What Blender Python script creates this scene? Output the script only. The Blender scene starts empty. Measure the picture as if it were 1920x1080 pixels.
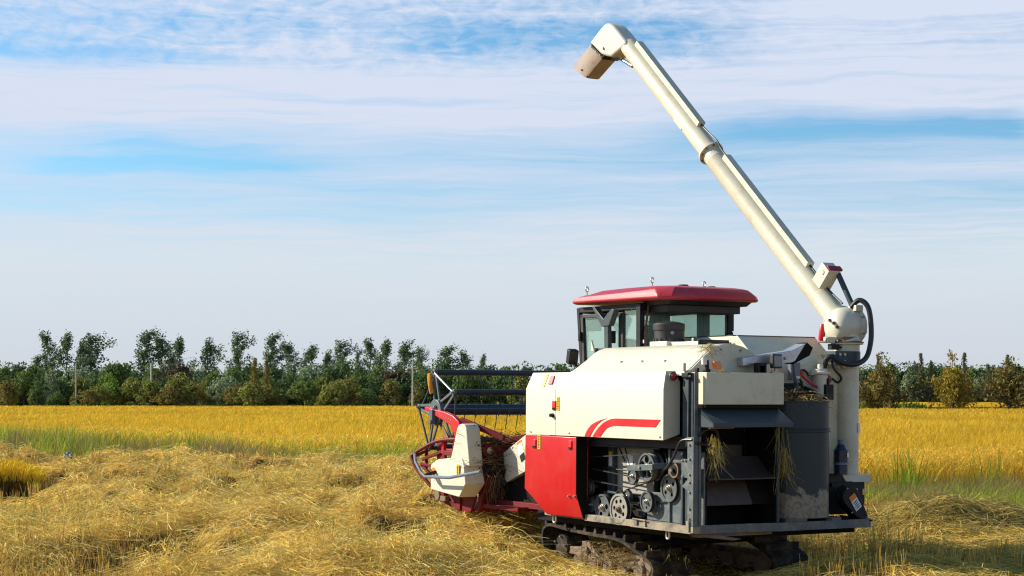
import bpy, bmesh, math, random
import numpy as np
from mathutils import Vector, Matrix

random.seed(7)
rng = np.random.default_rng(11)
scene = bpy.context.scene
COL = scene.collection
PI = math.pi
R = math.radians

# ------------------------------------------------------------------ camera
EYE = 1.75
cd = bpy.data.cameras.new('camera')
cd.sensor_width = 36.0
cd.lens = 60.0
cd.shift_y = (748.0 - 540.0) / 1920.0
cd.clip_start = 0.1
cd.clip_end = 8000.0
cam = bpy.data.objects.new('camera', cd)
cam.location = (0, 0, EYE)
cam.rotation_euler = (R(90), 0, 0)
COL.objects.link(cam)
scene.camera = cam

# ------------------------------------------------------------------ light
SUN_EL = 29.0
SUN_DIR = Vector((-0.955 * math.cos(R(SUN_EL)), 0.297 * math.cos(R(SUN_EL)), math.sin(R(SUN_EL)))).normalized()
sd = bpy.data.lights.new('sun', 'SUN')
sd.energy = 5.0
sd.angle = R(0.6)
sd.color = (1.0, 0.92, 0.77)
sun = bpy.data.objects.new('sun', sd)
sun.rotation_euler = (-SUN_DIR).to_track_quat('-Z', 'Y').to_euler()
COL.objects.link(sun)
scene.view_settings.view_transform = 'Standard'
scene.view_settings.look = 'None'
scene.view_settings.exposure = 0.62
scene.view_settings.gamma = 1.0
scene.render.engine = 'CYCLES'
scene.cycles.use_denoising = True
scene.cycles.filter_width = 1.15


class NT:
    """small helper for writing node trees as expressions"""
    def __init__(s, nt):
        s.nt = nt
        s.n = nt.nodes
        s.l = nt.links

    def node(s, t, **kw):
        nd = s.n.new(t)
        for k, v in kw.items():
            setattr(nd, k, v)
        return nd

    def put(s, sock, v):
        if hasattr(v, 'is_output') or isinstance(v, bpy.types.NodeSocket):
            s.l.new(v, sock)
        elif v is not None:
            sock.default_value = v

    def m(s, op, a, b=None, c=None, clamp=False):
        nd = s.node('ShaderNodeMath', operation=op, use_clamp=clamp)
        s.put(nd.inputs[0], a)
        if b is not None:
            s.put(nd.inputs[1], b)
        if c is not None:
            s.put(nd.inputs[2], c)
        return nd.outputs[0]

    def add(s, a, b): return s.m('ADD', a, b)
    def sub(s, a, b): return s.m('SUBTRACT', a, b)
    def mul(s, a, b): return s.m('MULTIPLY', a, b)

    def gauss(s, x, c, w):
        d = s.mul(s.sub(x, c), 1.0 / w)
        return s.m('EXPONENT', s.mul(s.mul(d, d), -1.0))

    def step(s, x, a, b):
        nd = s.node('ShaderNodeMapRange', interpolation_type='SMOOTHSTEP')
        s.put(nd.inputs['Value'], x)
        nd.inputs['From Min'].default_value = a
        nd.inputs['From Max'].default_value = b
        return nd.outputs[0]

    def comb(s, x, y, z=0.0):
        nd = s.node('ShaderNodeCombineXYZ')
        for i, v in enumerate((x, y, z)):
            s.put(nd.inputs[i], v)
        return nd.outputs[0]

    def noise(s, vec, scale, detail=4.0, rough=0.55, dist=0.0):
        nd = s.node('ShaderNodeTexNoise')
        s.put(nd.inputs['Vector'], vec)
        nd.inputs['Scale'].default_value = scale
        nd.inputs['Detail'].default_value = detail
        nd.inputs['Roughness'].default_value = rough
        nd.inputs['Distortion'].default_value = dist
        return nd.outputs['Fac']

    def mix(s, fac, a, b, mode='MIX'):
        nd = s.node('ShaderNodeMix', data_type='RGBA', blend_type=mode)
        s.put(nd.inputs['Factor'], fac)
        for sock, v in ((nd.inputs['A'], a), (nd.inputs['B'], b)):
            pass
        s.put(nd.inputs[6], a if not isinstance(a, tuple) else (*a[:3], 1))
        s.put(nd.inputs[7], b if not isinstance(b, tuple) else (*b[:3], 1))
        return nd.outputs[2]

    def ramp(s, x, stops):
        nd = s.node('ShaderNodeValToRGB')
        cr = nd.color_ramp
        while len(cr.elements) < len(stops):
            cr.elements.new(0.5)
        for e, (p, c) in zip(cr.elements, stops):
            e.position = p
            e.color = (*c, 1) if isinstance(c, tuple) else (c, c, c, 1)
        s.put(nd.inputs[0], x)
        return nd.outputs[0]


# ------------------------------------------------------------------ sky with streaks of thin cloud
world = bpy.data.worlds.new('World')
scene.world = world
world.use_nodes = True
world.node_tree.nodes.clear()
W = NT(world.node_tree)
sky = W.node('ShaderNodeTexSky', sky_type='NISHITA')
sky.sun_disc = False
sky.sun_elevation = R(SUN_EL)
sky.sun_rotation = math.atan2(SUN_DIR.x, SUN_DIR.y)
sky.air_density = 1.0
sky.dust_density = 0.6
sky.ozone_density = 2.0
tc = W.node('ShaderNodeTexCoord')
sx = W.node('ShaderNodeSeparateXYZ')
W.l.new(tc.outputs['Generated'], sx.inputs[0])
az = W.mul(W.m('ARCTAN2', sx.outputs[0], sx.outputs[1]), 180 / PI)      # degrees east of +Y
el = W.mul(W.m('ARCSINE', sx.outputs[2]), 180 / PI)                    # degrees above the horizon
warp = W.noise(W.comb(W.mul(az, 0.07), W.mul(el, 0.35)), 1.0, 5, 0.55)
warp2 = W.noise(W.comb(W.mul(az, 0.22), W.mul(el, 1.1), 5.0), 1.0, 4, 0.55)
elw = W.add(W.add(el, W.mul(W.sub(warp, 0.5), 1.5)), W.mul(W.sub(warp2, 0.5), 0.5))
elw = W.add(elw, W.mul(az, -0.006))
cover = W.ramp(W.mul(elw, 1 / 30.0), [
    (0.0, 0.92), (3.6 / 30, 0.96), (5.3 / 30, 0.93), (6.0 / 30, 0.70), (6.8 / 30, 0.58), (7.4 / 30, 0.70),
    (7.9 / 30, 0.50), (8.5 / 30, 0.62), (9.1 / 30, 0.97), (10.6 / 30, 1.0), (11.3 / 30, 0.72),
    (12.2 / 30, 0.55), (13.4 / 30, 0.66), (17 / 30, 0.45), (22 / 30, 0.2), (1.0, 0.1)])
streak = W.noise(W.comb(W.mul(az, 0.09), W.mul(elw, 2.1), 2.0), 1.0, 6, 0.62, 0.3)
streak_b = W.noise(W.comb(W.mul(az, 0.16), W.mul(elw, 5.5), 7.0), 1.0, 6, 0.65, 0.3)
amp = W.m('ADD', W.mul(W.step(el, 3.5, 6.0), 0.85), 0.18)
cov = W.add(cover, W.mul(W.mul(W.sub(streak, 0.5), amp), 1.25))
cov = W.add(cov, W.mul(W.mul(W.sub(streak_b, 0.5), amp), 0.65))
# clear lanes between the sheets
lane = W.mul(W.gauss(elw, 7.75, 0.36), W.mul(W.step(az, -17.5, -14.5), W.sub(1.0, W.step(az, -9.5, -4.5))))
cov = W.sub(cov, W.mul(lane, W.add(0.05, W.mul(streak_b, 1.1))))
lane = W.mul(W.gauss(elw, 8.32, 0.16), W.mul(W.step(az, -15.0, -12.5), W.sub(1.0, W.step(az, -10.0, -6.5))))
cov = W.sub(cov, W.mul(lane, 0.5))
lane = W.mul(W.gauss(elw, 8.78, 0.52), W.mul(W.step(az, 2.0, 9.5), W.sub(1.0, W.step(az, 16.0, 18.0))))
cov = W.sub(cov, W.mul(lane, W.add(0.35, W.mul(streak, 0.95))))
lane = W.mul(W.gauss(elw, 11.9, 0.45), W.mul(W.step(az, -6.0, -1.0), W.sub(1.0, W.step(az, 5.0, 9.0))))
cov = W.sub(cov, W.mul(lane, 0.55))
lane = W.mul(W.gauss(elw, 11.4, 0.45), W.sub(1.0, W.step(az, -13.0, -8.0)))
cov = W.sub(cov, W.mul(lane, 0.40))
lane = W.mul(W.gauss(elw, 12.7, 1.4), W.step(az, 6.0, 11.0))
cov = W.add(cov, W.mul(lane, 0.42))
# flocks of small puffs high up
cell = W.noise(W.comb(W.mul(az, 1.25), W.mul(el, 3.1), 3.0), 1.0, 5, 0.60, 0.5)
cell = W.mul(W.sub(cell, 0.48), W.mul(W.step(el, 10.2, 11.6), W.sub(1.0, W.mul(W.step(az, 5.0, 10.0), 0.75))))
cov = W.add(cov, W.mul(cell, 1.7))
cov = W.mul(cov, W.sub(1.0, W.mul(W.step(el, 14.5, 30.0), 0.92)))
mask = W.m('MINIMUM', W.m('MAXIMUM', cov, 0.0), 1.0)
cloud = W.ramp(W.mul(el, 1 / 15.0), [
    (0.0, (0.60, 0.63, 0.70)), (2.2 / 15, (0.635, 0.675, 0.745)), (4.6 / 15, (0.67, 0.735, 0.80)),
    (7 / 15, (0.61, 0.70, 0.85)), (9.6 / 15, (0.665, 0.725, 0.86)), (1.0, (0.65, 0.73, 0.89))])
bg_sky = W.node('ShaderNodeBackground')
W.l.new(W.mix(1.0, sky.outputs[0], (0.62, 0.95, 1.12), 'MULTIPLY'), bg_sky.inputs[0])
bg_sky.inputs[1].default_value = 0.09
bg_cl = W.node('ShaderNodeBackground')
W.l.new(cloud, bg_cl.inputs[0])
bg_cl.inputs[1].default_value = 0.68
ms = W.node('ShaderNodeMixShader')
W.l.new(mask, ms.inputs[0])
W.l.new(bg_sky.outputs[0], ms.inputs[1])
W.l.new(bg_cl.outputs[0], ms.inputs[2])
wo = W.node('ShaderNodeOutputWorld')
W.l.new(ms.outputs[0], wo.inputs[0])

# ------------------------------------------------------------------ object helpers


def tag(o, label=None, cat=None, group=None, kind=None):
    if label: o['label'] = label
    if cat: o['category'] = cat
    if group: o['group'] = group
    if kind: o['kind'] = kind
    return o


def empty(name, loc=(0, 0, 0), rz=0.0):
    o = bpy.data.objects.new(name, None)
    o.empty_display_size = 0.2
    o.location = loc
    o.rotation_euler = (0, 0, rz)
    COL.objects.link(o)
    return o


class MB:
    """collects simple shapes into one mesh"""
    def __init__(s):
        s.v = []
        s.f = []

    def _add(s, vs, fs):
        b = len(s.v)
        s.v.extend([tuple(map(float, p)) for p in vs])
        s.f.extend([tuple(i + b for i in f) for f in fs])
        return s

    def box(s, x0, x1, y0, y1, z0, z1):
        vs = [(x, y, z) for z in (z0, z1) for y in (y0, y1) for x in (x0, x1)]
        return s._add(vs, [(0, 2, 3, 1), (4, 5, 7, 6), (0, 1, 5, 4), (2, 6, 7, 3), (0, 4, 6, 2), (1, 3, 7, 5)])

    def obox(s, c, ax, ay, az):
        """oriented box: centre and three half-axis vectors"""
        c, ax, ay, az = map(Vector, (c, ax, ay, az))
        vs = [c + ax * i + ay * j + az * k for k in (-1, 1) for j in (-1, 1) for i in (-1, 1)]
        return s._add(vs, [(0, 2, 3, 1), (4, 5, 7, 6), (0, 1, 5, 4), (2, 6, 7, 3), (0, 4, 6, 2), (1, 3, 7, 5)])

    def prism(s, poly, axis, a, b, shift=(0, 0)):
        """polygon in the plane across `axis`, extruded from a to b"""
        n = len(poly)

        def P(p, t, sh=(0, 0)):
            p = (p[0] + sh[0], p[1] + sh[1])
            return {'x': (t, p[0], p[1]), 'y': (p[0], t, p[1]), 'z': (p[0], p[1], t)}[axis]
        vs = [P(p, a) for p in poly] + [P(p, b, shift) for p in poly]
        fs = [tuple(range(n))[::-1], tuple(range(n, 2 * n))]
        fs += [(i, (i + 1) % n, (i + 1) % n + n, i + n) for i in range(n)]
        return s._add(vs, fs)

    def loft(s, rings, cap=True):
        n = len(rings[0])
        vs = [p for r in rings for p in r]
        fs = []
        for k in range(len(rings) - 1):
            for i in range(n):
                j = (i + 1) % n
                fs.append((k * n + i, k * n + j, (k + 1) * n + j, (k + 1) * n + i))
        if cap:
            fs.append(tuple(range(n))[::-1])
            fs.append(tuple(range((len(rings) - 1) * n, len(rings) * n)))
        return s._add(vs, fs)

    def lathe(s, p, axis, prof, n=20):
        """prof: list of (distance along the axis, radius)"""
        a = Vector(axis).normalized()
        t = Vector((0, 0, 1)) if abs(a.z) < 0.9 else Vector((1, 0, 0))
        e1 = a.cross(t).normalized()
        e2 = a.cross(e1)
        p = Vector(p)
        rings = [[p + a * d + (e1 * math.cos(2 * PI * i / n) + e2 * math.sin(2 * PI * i / n)) * max(r, 1e-4)
                  for i in range(n)] for d, r in prof]
        return s.loft(rings)

    def cyl(s, p0, p1, r0, r1=None, n=14):
        p0, p1 = Vector(p0), Vector(p1)
        r1 = r0 if r1 is None else r1
        return s.lathe(p0, p1 - p0, [(0, r0), ((p1 - p0).length, r1)], n)

    def tube(s, pts, r, n=8, smooth=0):
        pts = [Vector(p) for p in pts]
        if smooth:
            out = []
            for i in range(len(pts) - 1):
                p0 = pts[max(i - 1, 0)]; p1 = pts[i]; p2 = pts[i + 1]; p3 = pts[min(i + 2, len(pts) - 1)]
                for k in range(smooth):
                    t = k / smooth
                    out.append(0.5 * ((2 * p1) + (p2 - p0) * t + (2 * p0 - 5 * p1 + 4 * p2 - p3) * t * t
                                      + (3 * p1 - p0 - 3 * p2 + p3) * t ** 3))
            out.append(pts[-1])
            pts = out
        rings = []
        e1 = None
        for i, p in enumerate(pts):
            d = (pts[min(i + 1, len(pts) - 1)] - pts[max(i - 1, 0)]).normalized()
            if e1 is None:
                t = Vector((0, 0, 1)) if abs(d.z) < 0.9 else Vector((1, 0, 0))
                e1 = d.cross(t).normalized()
            e1 = (e1 - d * e1.dot(d)).normalized()
            e2 = d.cross(e1)
            rr = r[i] if isinstance(r, (list, tuple)) else r
            rings.append([p + (e1 * math.cos(2 * PI * k / n) + e2 * math.sin(2 * PI * k / n)) * rr for k in range(n)])
        return s.loft(rings)

    def bar(s, p0, p1, w, h, up=(0, 0, 1)):
        p0, p1 = Vector(p0), Vector(p1)
        d = (p1 - p0)
        a = d.normalized()
        side = a.cross(Vector(up)).normalized()
        u2 = side.cross(a)
        return s.obox((p0 + p1) / 2, d / 2, side * w / 2, u2 * h / 2)

    def plate(s, c, R0, holes, t, axis='x', n=28):
        """round plate with round holes, in the plane across x; holes: (dy, dz, r)"""
        bm = bmesh.new()
        edges = []

        def loop(cy, cz, r, k):
            vs = [bm.verts.new((c[0], cy + r * math.cos(2 * PI * i / k), cz + r * math.sin(2 * PI * i / k))) for i in range(k)]
            for i in range(k):
                edges.append(bm.edges.new((vs[i], vs[(i + 1) % k])))
        loop(c[1], c[2], R0, n)
        for dy, dz, r in holes:
            loop(c[1] + dy, c[2] + dz, r, 12)
        bmesh.ops.triangle_fill(bm, use_beauty=True, edges=edges)
        geo = bmesh.ops.extrude_face_region(bm, geom=bm.faces[:])
        for e in geo['geom']:
            if isinstance(e, bmesh.types.BMVert):
                e.co.x += t
        bm.verts.index_update()
        s._add([v.co for v in bm.verts], [[v.index for v in f.verts] for f in bm.faces])
        bm.free()
        return s

    def build(s, name, mat, parent=None, bevel=0.0, smooth=True, seg=2):
        me = bpy.data.meshes.new(name)
        me.from_pydata(s.v, [], s.f)
        bm = bmesh.new()
        bm.from_mesh(me)
        bmesh.ops.recalc_face_normals(bm, faces=bm.faces[:])
        bm.to_mesh(me)
        bm.free()
        me.materials.append(mat)
        if smooth:
            me.polygons.foreach_set('use_smooth', [True] * len(me.polygons))
            try:
                me.set_sharp_from_angle(angle=R(35))
            except Exception:
                pass
        o = bpy.data.objects.new(name, me)
        COL.objects.link(o)
        if parent is not None:
            o.parent = parent
        if bevel:
            md = o.modifiers.new('bevel', 'BEVEL')
            md.width = bevel
            md.segments = seg
            md.limit_method = 'ANGLE'
            md.angle_limit = R(35)
        return o


# ------------------------------------------------------------------ materials
MAT = {}


def paint(name, col, rough=0.4, metal=0.0, dirt=None, dirt_amt=0.3, dirt_scale=6.0, coat=0.0, bump=0.0,
          mud=None, speck=0.0, spec=0.5):
    """painted or bare metal, rubber and plastic: base colour, uneven dust and an optional mud line at the foot"""
    mt = bpy.data.materials.new(name)
    mt.use_nodes = True
    T = NT(mt.node_tree)
    b = T.n['Principled BSDF']
    tcd = T.node('ShaderNodeTexCoord').outputs['Object']
    n1 = T.noise(tcd, dirt_scale, 6, 0.65)
    n2 = T.noise(tcd, dirt_scale * 7, 4, 0.6)
    c = col
    if dirt is not None:
        f = T.m('MULTIPLY', T.step(T.add(T.mul(n1, 0.7), T.mul(n2, 0.3)), 0.42, 0.72), dirt_amt)
        c = T.mix(f, col, dirt)
    if speck:
        n3 = T.noise(tcd, 70.0, 2, 0.5)
        c = T.mix(T.mul(T.step(n3, 0.62, 0.70), speck), c, dirt or (0.2, 0.17, 0.13))
    if mud is not None:
        z0, z1, mcol = mud
        sp = T.node('ShaderNodeSeparateXYZ')
        T.l.new(tcd, sp.inputs[0])
        nm = T.noise(tcd, 9.0, 5, 0.6)
        zz = T.add(sp.outputs[2], T.mul(T.sub(nm, 0.5), (z1 - z0) * 1.6))
        fm = T.sub(1.0, T.step(zz, z1 - 0.03, z1 + 0.02))
        fm = T.mul(fm, T.add(0.45, T.mul(T.step(n2, 0.35, 0.6), 0.5)))
        c = T.mix(fm, c, mcol)
    T.put(b.inputs['Base Color'], c if not isinstance(c, tuple) else (*c, 1))
    rr = T.add(rough, T.mul(T.sub(n1, 0.5), 0.35))
    T.put(b.inputs['Roughness'], rr)
    b.inputs['Metallic'].default_value = metal
    b.inputs['Specular IOR Level'].default_value = spec
    if coat:
        b.inputs['Coat Weight'].default_value = coat
        b.inputs['Coat Roughness'].default_value = 0.15
    if bump:
        bp = T.node('ShaderNodeBump')
        bp.inputs['Strength'].default_value = bump
        bp.inputs['Distance'].default_value = 0.02
        T.l.new(T.add(n1, T.mul(n2, 0.3)), bp.inputs['Height'])
        T.l.new(bp.outputs[0], b.inputs['Normal'])
    MAT[name] = mt
    return mt


DUST = (0.30, 0.22, 0.12)
CREAM = paint('cream_paint', (0.65, 0.61, 0.475), 0.40, dirt=(0.56, 0.47, 0.31), dirt_amt=0.34, dirt_scale=2.6, coat=0.2, bump=0.04, speck=0.14)
CREAM_D = paint('dusty_cream_paint', (0.65, 0.61, 0.45), 0.48, dirt=(0.42, 0.34, 0.21), dirt_amt=0.55, dirt_scale=4.0, bump=0.05, speck=0.25)
RED = paint('red_paint', (0.56, 0.007, 0.013), 0.36, dirt=(0.45, 0.05, 0.035), dirt_amt=0.30, dirt_scale=4.0, coat=0.3, bump=0.03, speck=0.08)
ROOFRED = paint('roof_red_paint', (0.42, 0.018, 0.034), 0.42, dirt=(0.45, 0.12, 0.12), dirt_amt=0.3, dirt_scale=3.0, coat=0.15, spec=0.35)
DRED = paint('dark_red_paint', (0.17, 0.007, 0.012), 0.55, dirt=(0.10, 0.05, 0.03), dirt_amt=0.55, dirt_scale=7.0, speck=0.3, spec=0.2)
DECAL = paint('red_decal', (0.66, 0.006, 0.012), 0.35, dirt=(0.7, 0.05, 0.04), dirt_amt=0.2)
SLATE = paint('slate_blue_paint', (0.043, 0.058, 0.067), 0.45, dirt=(0.12, 0.11, 0.09), dirt_amt=0.35, dirt_scale=6.0, bump=0.04, speck=0.3, spec=0.35)
SLATE_W = paint('worn_slate_paint', (0.080, 0.105, 0.12), 0.45, dirt=(0.30, 0.25, 0.18), dirt_amt=0.5, dirt_scale=8.0, bump=0.05, speck=0.7)
TANKM = paint('fuel_tank_paint', (0.017, 0.031, 0.041), 0.36, spec=0.35, dirt=(0.05, 0.045, 0.036), dirt_amt=0.22, dirt_scale=4.0,
              mud=(0.60, 0.86, (0.32, 0.26, 0.185)), bump=0.03, speck=0.12)
DARK = paint('black_plastic', (0.007, 0.008, 0.009), 0.5, dirt=(0.04, 0.035, 0.028), dirt_amt=0.35, dirt_scale=8.0, spec=0.3)
BROWNBLACK = paint('dusty_black_plastic', (0.020, 0.018, 0.016), 0.55, dirt=(0.075, 0.063, 0.048), dirt_amt=0.5, dirt_scale=6.0)
INNER = paint('dark_inner_metal', (0.008, 0.007, 0.006), 0.7, dirt=(0.030, 0.022, 0.015), dirt_amt=0.5, dirt_scale=4.0, spec=0.15)
SHELFM = paint('worn_brown_steel', (0.055, 0.040, 0.034), 0.5, dirt=(0.11, 0.08, 0.06), dirt_amt=0.5, dirt_scale=3.0, spec=0.3)
GREYP = paint('grey_dusty_plate', (0.36, 0.335, 0.28), 0.55, dirt=(0.20, 0.18, 0.14), dirt_amt=0.5, dirt_scale=5.0, speck=0.4)
BEIGE = paint('mud_caked_rail', (0.33, 0.27, 0.185), 0.75, dirt=(0.045, 0.062, 0.072), dirt_amt=0.95, dirt_scale=5.0, bump=0.12, spec=0.3)
PULL = paint('pulley_grey_paint', (0.085, 0.102, 0.108), 0.40, dirt=(0.22, 0.185, 0.13), dirt_amt=0.45, dirt_scale=12.0, speck=0.3)
PULLC = paint('pulley_worn_cream', (0.30, 0.285, 0.235), 0.45, dirt=(0.14, 0.17, 0.18), dirt_amt=0.55, dirt_scale=9.0)
RUST = paint('rusty_iron', (0.17, 0.105, 0.065), 0.6, metal=0.3, dirt=(0.30, 0.17, 0.08), dirt_amt=0.6, dirt_scale=14.0)
STEEL = paint('zinc_steel', (0.52, 0.47, 0.38), 0.35, metal=0.7, dirt=(0.25, 0.19, 0.10), dirt_amt=0.4, dirt_scale=20.0)
BELT = paint('rubber_belt', (0.022, 0.021, 0.020), 0.75, dirt=(0.08, 0.07, 0.055), dirt_amt=0.5, dirt_scale=12.0, spec=0.2)
TRACK = paint('track_rubber', (0.022, 0.018, 0.014), 0.8, dirt=(0.20, 0.14, 0.085), dirt_amt=0.75, dirt_scale=7.0, bump=0.2, spec=0.2)
MUD = paint('dried_mud', (0.22, 0.155, 0.10), 0.9, dirt=(0.085, 0.058, 0.038), dirt_amt=0.75, dirt_scale=6.0, bump=0.4)
REELM = paint('reel_slate_paint', (0.030, 0.042, 0.055), 0.38, dirt=(0.08, 0.08, 0.075), dirt_amt=0.3, dirt_scale=6.0)
REELG = paint('reel_grey_paint', (0.085, 0.108, 0.128), 0.40, dirt=(0.2, 0.17, 0.13), dirt_amt=0.35, dirt_scale=9.0)
PIPEG = paint('blue_grey_pipe', (0.13, 0.165, 0.21), 0.35, dirt=(0.25, 0.2, 0.15), dirt_amt=0.3, dirt_scale=12.0)
ALU = paint('exhaust_silver', (0.50, 0.50, 0.54), 0.33, metal=0.75, dirt=(0.22, 0.20, 0.20), dirt_amt=0.4, dirt_scale=7.0)
CHUTE = paint('brown_chute_plastic', (0.40, 0.29, 0.20), 0.28, dirt=(0.16, 0.10, 0.065), dirt_amt=0.65, dirt_scale=5.0, coat=0.4)
YELLOW = paint('yellow_sticker', (0.74, 0.44, 0.015), 0.4)
WHITE = paint('white_sticker', (0.75, 0.75, 0.73), 0.45)
ORANGE = paint('orange_sticker', (0.82, 0.22, 0.02), 0.4)
AMBER = paint('amber_lens', (0.80, 0.20, 0.02), 0.2, dirt=(0.3, 0.1, 0.03), dirt_amt=0.4, dirt_scale=25)
LENSR = paint('red_lens', (0.30, 0.010, 0.022), 0.18)
LENSW = paint('clear_lens', (0.24, 0.26, 0.27), 0.25, dirt=(0.12, 0.11, 0.10), dirt_amt=0.6, dirt_scale=40)
HOSE = paint('black_hose', (0.016, 0.017, 0.019), 0.4)
REDPL = paint('red_plastic', (0.60, 0.02, 0.025), 0.35)
REFL = paint('orange_reflector', (0.75, 0.28, 0.015), 0.3)
SEATM = paint('seat_fabric', (0.045, 0.045, 0.04), 0.8)
BLUEPL = paint('blue_plastic', (0.17, 0.23, 0.29), 0.4)
BOTTLEM = paint('dark_blue_bottle', (0.020, 0.028, 0.055), 0.28)
POLEM = paint('concrete_pole', (0.66, 0.65, 0.62), 0.8, dirt=(0.25, 0.23, 0.2), dirt_amt=0.4, dirt_scale=3.0)
POLED = paint('brown_pole', (0.46, 0.40, 0.32), 0.8, dirt=(0.1, 0.09, 0.08), dirt_amt=0.4, dirt_scale=3.0)

GLASS = bpy.data.materials.new('tinted_glass')
GLASS.use_nodes = True
T = NT(GLASS.node_tree)
T.n.clear()
tr = T.node('ShaderNodeBsdfTransparent')
tr.inputs[0].default_value = (0.84, 0.93, 0.885, 1)
gl = T.node('ShaderNodeBsdfGlossy')
gl.inputs[0].default_value = (0.9, 1.0, 0.96, 1)
gl.inputs[1].default_value = 0.03
df = T.node('ShaderNodeBsdfDiffuse')
df.inputs[0].default_value = (0.50, 0.62, 0.56, 1)
lw = T.node('ShaderNodeLayerWeight')
lw.inputs[0].default_value = 0.15
m1 = T.node('ShaderNodeMixShader')
T.l.new(lw.outputs['Fresnel'], m1.inputs[0])
T.l.new(tr.outputs[0], m1.inputs[1])
T.l.new(gl.outputs[0], m1.inputs[2])
m2 = T.node('ShaderNodeMixShader')
m2.inputs[0].default_value = 0.14
T.l.new(m1.outputs[0], m2.inputs[1])
T.l.new(df.outputs[0], m2.inputs[2])
T.l.new(m2.outputs[0], T.node('ShaderNodeOutputMaterial').inputs[0])


def blade_mat(name, transl=0.3, gain=1.0, rough=0.8):
    """leaves, straw and stalks: own colour per blade from the mesh, a little light comes through"""
    mt = bpy.data.materials.new(name)
    mt.use_nodes = True
    T = NT(mt.node_tree)
    T.n.clear()
    at = T.node('ShaderNodeAttribute', attribute_name='tint')
    d = T.node('ShaderNodeBsdfDiffuse')
    t = T.node('ShaderNodeBsdfTranslucent')
    T.l.new(at.outputs['Color'], d.inputs[0])
    T.l.new(at.outputs['Color'], t.inputs[0])
    mx = T.node('ShaderNodeMixShader')
    mx.inputs[0].default_value = transl
    T.l.new(d.outputs[0], mx.inputs[1])
    T.l.new(t.outputs[0], mx.inputs[2])
    T.l.new(mx.outputs[0], T.node('ShaderNodeOutputMaterial').inputs[0])
    MAT[name] = mt
    return mt


STRAWM = blade_mat('dry_straw', 0.2)
RICEM = blade_mat('ripe_rice', 0.35)
GRASSM = blade_mat('verge_grass', 0.35)


def ribbon_mesh(name, P, D, S, L, Wd, bend, c0, c1, mat, segs=2, taper=0.35, kind='stuff', parent=None):
    """many narrow ribbons in one mesh: root P, direction D, side S, length L, width Wd, sag vector bend, root/tip colours"""
    n = len(P)
    k = segs + 1
    V = np.empty((n, k, 2, 3), np.float32)
    Cc = np.empty((n, k, 2, 4), np.float32)
    Cc[..., 3] = 1
    for i in range(k):
        t = i / segs
        c = P + D * (L * t)[:, None] + bend * (t * t)
        hw = (Wd * 0.5 * (1 - (1 - taper) * t))[:, None]
        V[:, i, 0] = c - S * hw
        V[:, i, 1] = c + S * hw
        Cc[:, i, :, :3] = (c0 * (1 - t) + c1 * t)[:, None, :]
    base = np.arange(n)[:, None] * (k * 2)
    q = []
    for i in range(segs):
        a = base + i * 2
        q.append(np.concatenate([a, a + 1, a + 3, a + 2], 1))
    F = np.stack(q, 1).reshape(-1, 4)
    return raw_mesh(name, V.reshape(-1, 3), F, Cc.reshape(-1, 4), mat, parent)


def raw_mesh(name, V, F, Cc, mat, parent=None, link=True):
    me = bpy.data.meshes.new(name)
    me.vertices.add(len(V))
    me.vertices.foreach_set('co', np.ascontiguousarray(V, np.float32).ravel())
    nf, w = F.shape
    me.loops.add(nf * w)
    me.loops.foreach_set('vertex_index', np.ascontiguousarray(F, np.int32).ravel())
    me.polygons.add(nf)
    me.polygons.foreach_set('loop_start', np.arange(0, nf * w, w, dtype=np.int32))
    me.polygons.foreach_set('loop_total', np.full(nf, w, np.int32))
    me.update(calc_edges=True)
    if Cc is not None:
        ca = me.color_attributes.new('tint', 'FLOAT_COLOR', 'POINT')
        ca.data.foreach_set('color', np.ascontiguousarray(Cc, np.float32).ravel())
    me.materials.append(mat)
    if not link:
        return me
    o = bpy.data.objects.new(name, me)
    COL.objects.link(o)
    if parent is not None:
        o.parent = parent
    return o


def unit(a):
    return a / np.maximum(np.linalg.norm(a, axis=-1, keepdims=True), 1e-9)


# value noise for shaping the ground and sorting colours over the field
_tab = np.random.default_rng(3).random((256, 256)).astype(np.float64)


def vnoise(x, y):
    xi = np.floor(x).astype(int); yi = np.floor(y).astype(int)
    fx = x - xi; fy = y - yi
    fx = fx * fx * (3 - 2 * fx); fy = fy * fy * (3 - 2 * fy)
    a = _tab[xi % 256, yi % 256]; b = _tab[(xi + 1) % 256, yi % 256]
    c = _tab[xi % 256, (yi + 1) % 256]; d = _tab[(xi + 1) % 256, (yi + 1) % 256]
    return (a * (1 - fx) + b * fx) * (1 - fy) + (c * (1 - fx) + d * fx) * fy


def fbm(x, y, o=4):
    s = 0; a = 0.5; t = 0
    for i in range(o):
        s = s + a * vnoise(x + 17.3 * i, y + 9.1 * i); t += a
        x = x * 2.03; y = y * 2.03; a *= 0.5
    return s / t

# ------------------------------------------------------------------ the fields
_ex = np.array([-60, -40, -17.4, -10, -4.6, 1.5, 7.8, 14, 25, 45.0])
_ey = np.array([118, 90, 58.0, 47.5, 40.6, 34.5, 30.4, 27.2, 22.5, 16.0])


def rice_edge(X, Y):
    """distance in metres past the edge of the standing rice (negative: this side of it)"""
    e = np.interp(X, _ex, _ey) + 0.9 * (fbm(X * 0.45, X * 0 + 3.3, 3) - 0.5)
    return (Y - e) * 0.78


def rice_far(X, Y):
    r = X / np.maximum(Y, 1)
    return np.where(r > 0.17, 182.0, np.interp(r, [-0.4, 0.1, 0.17], [262, 246, 236.0]))


MH = (1.6415625, 15.45)                # rear left foot of the harvester
UX, UY = -0.50252, 0.86455
VX, VY = 0.86456, 0.50253


def to_machine(X, Y):
    dx = X - MH[0]; dy = Y - MH[1]
    return dx * VX + dy * VY, dx * UX + dy * UY


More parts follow.
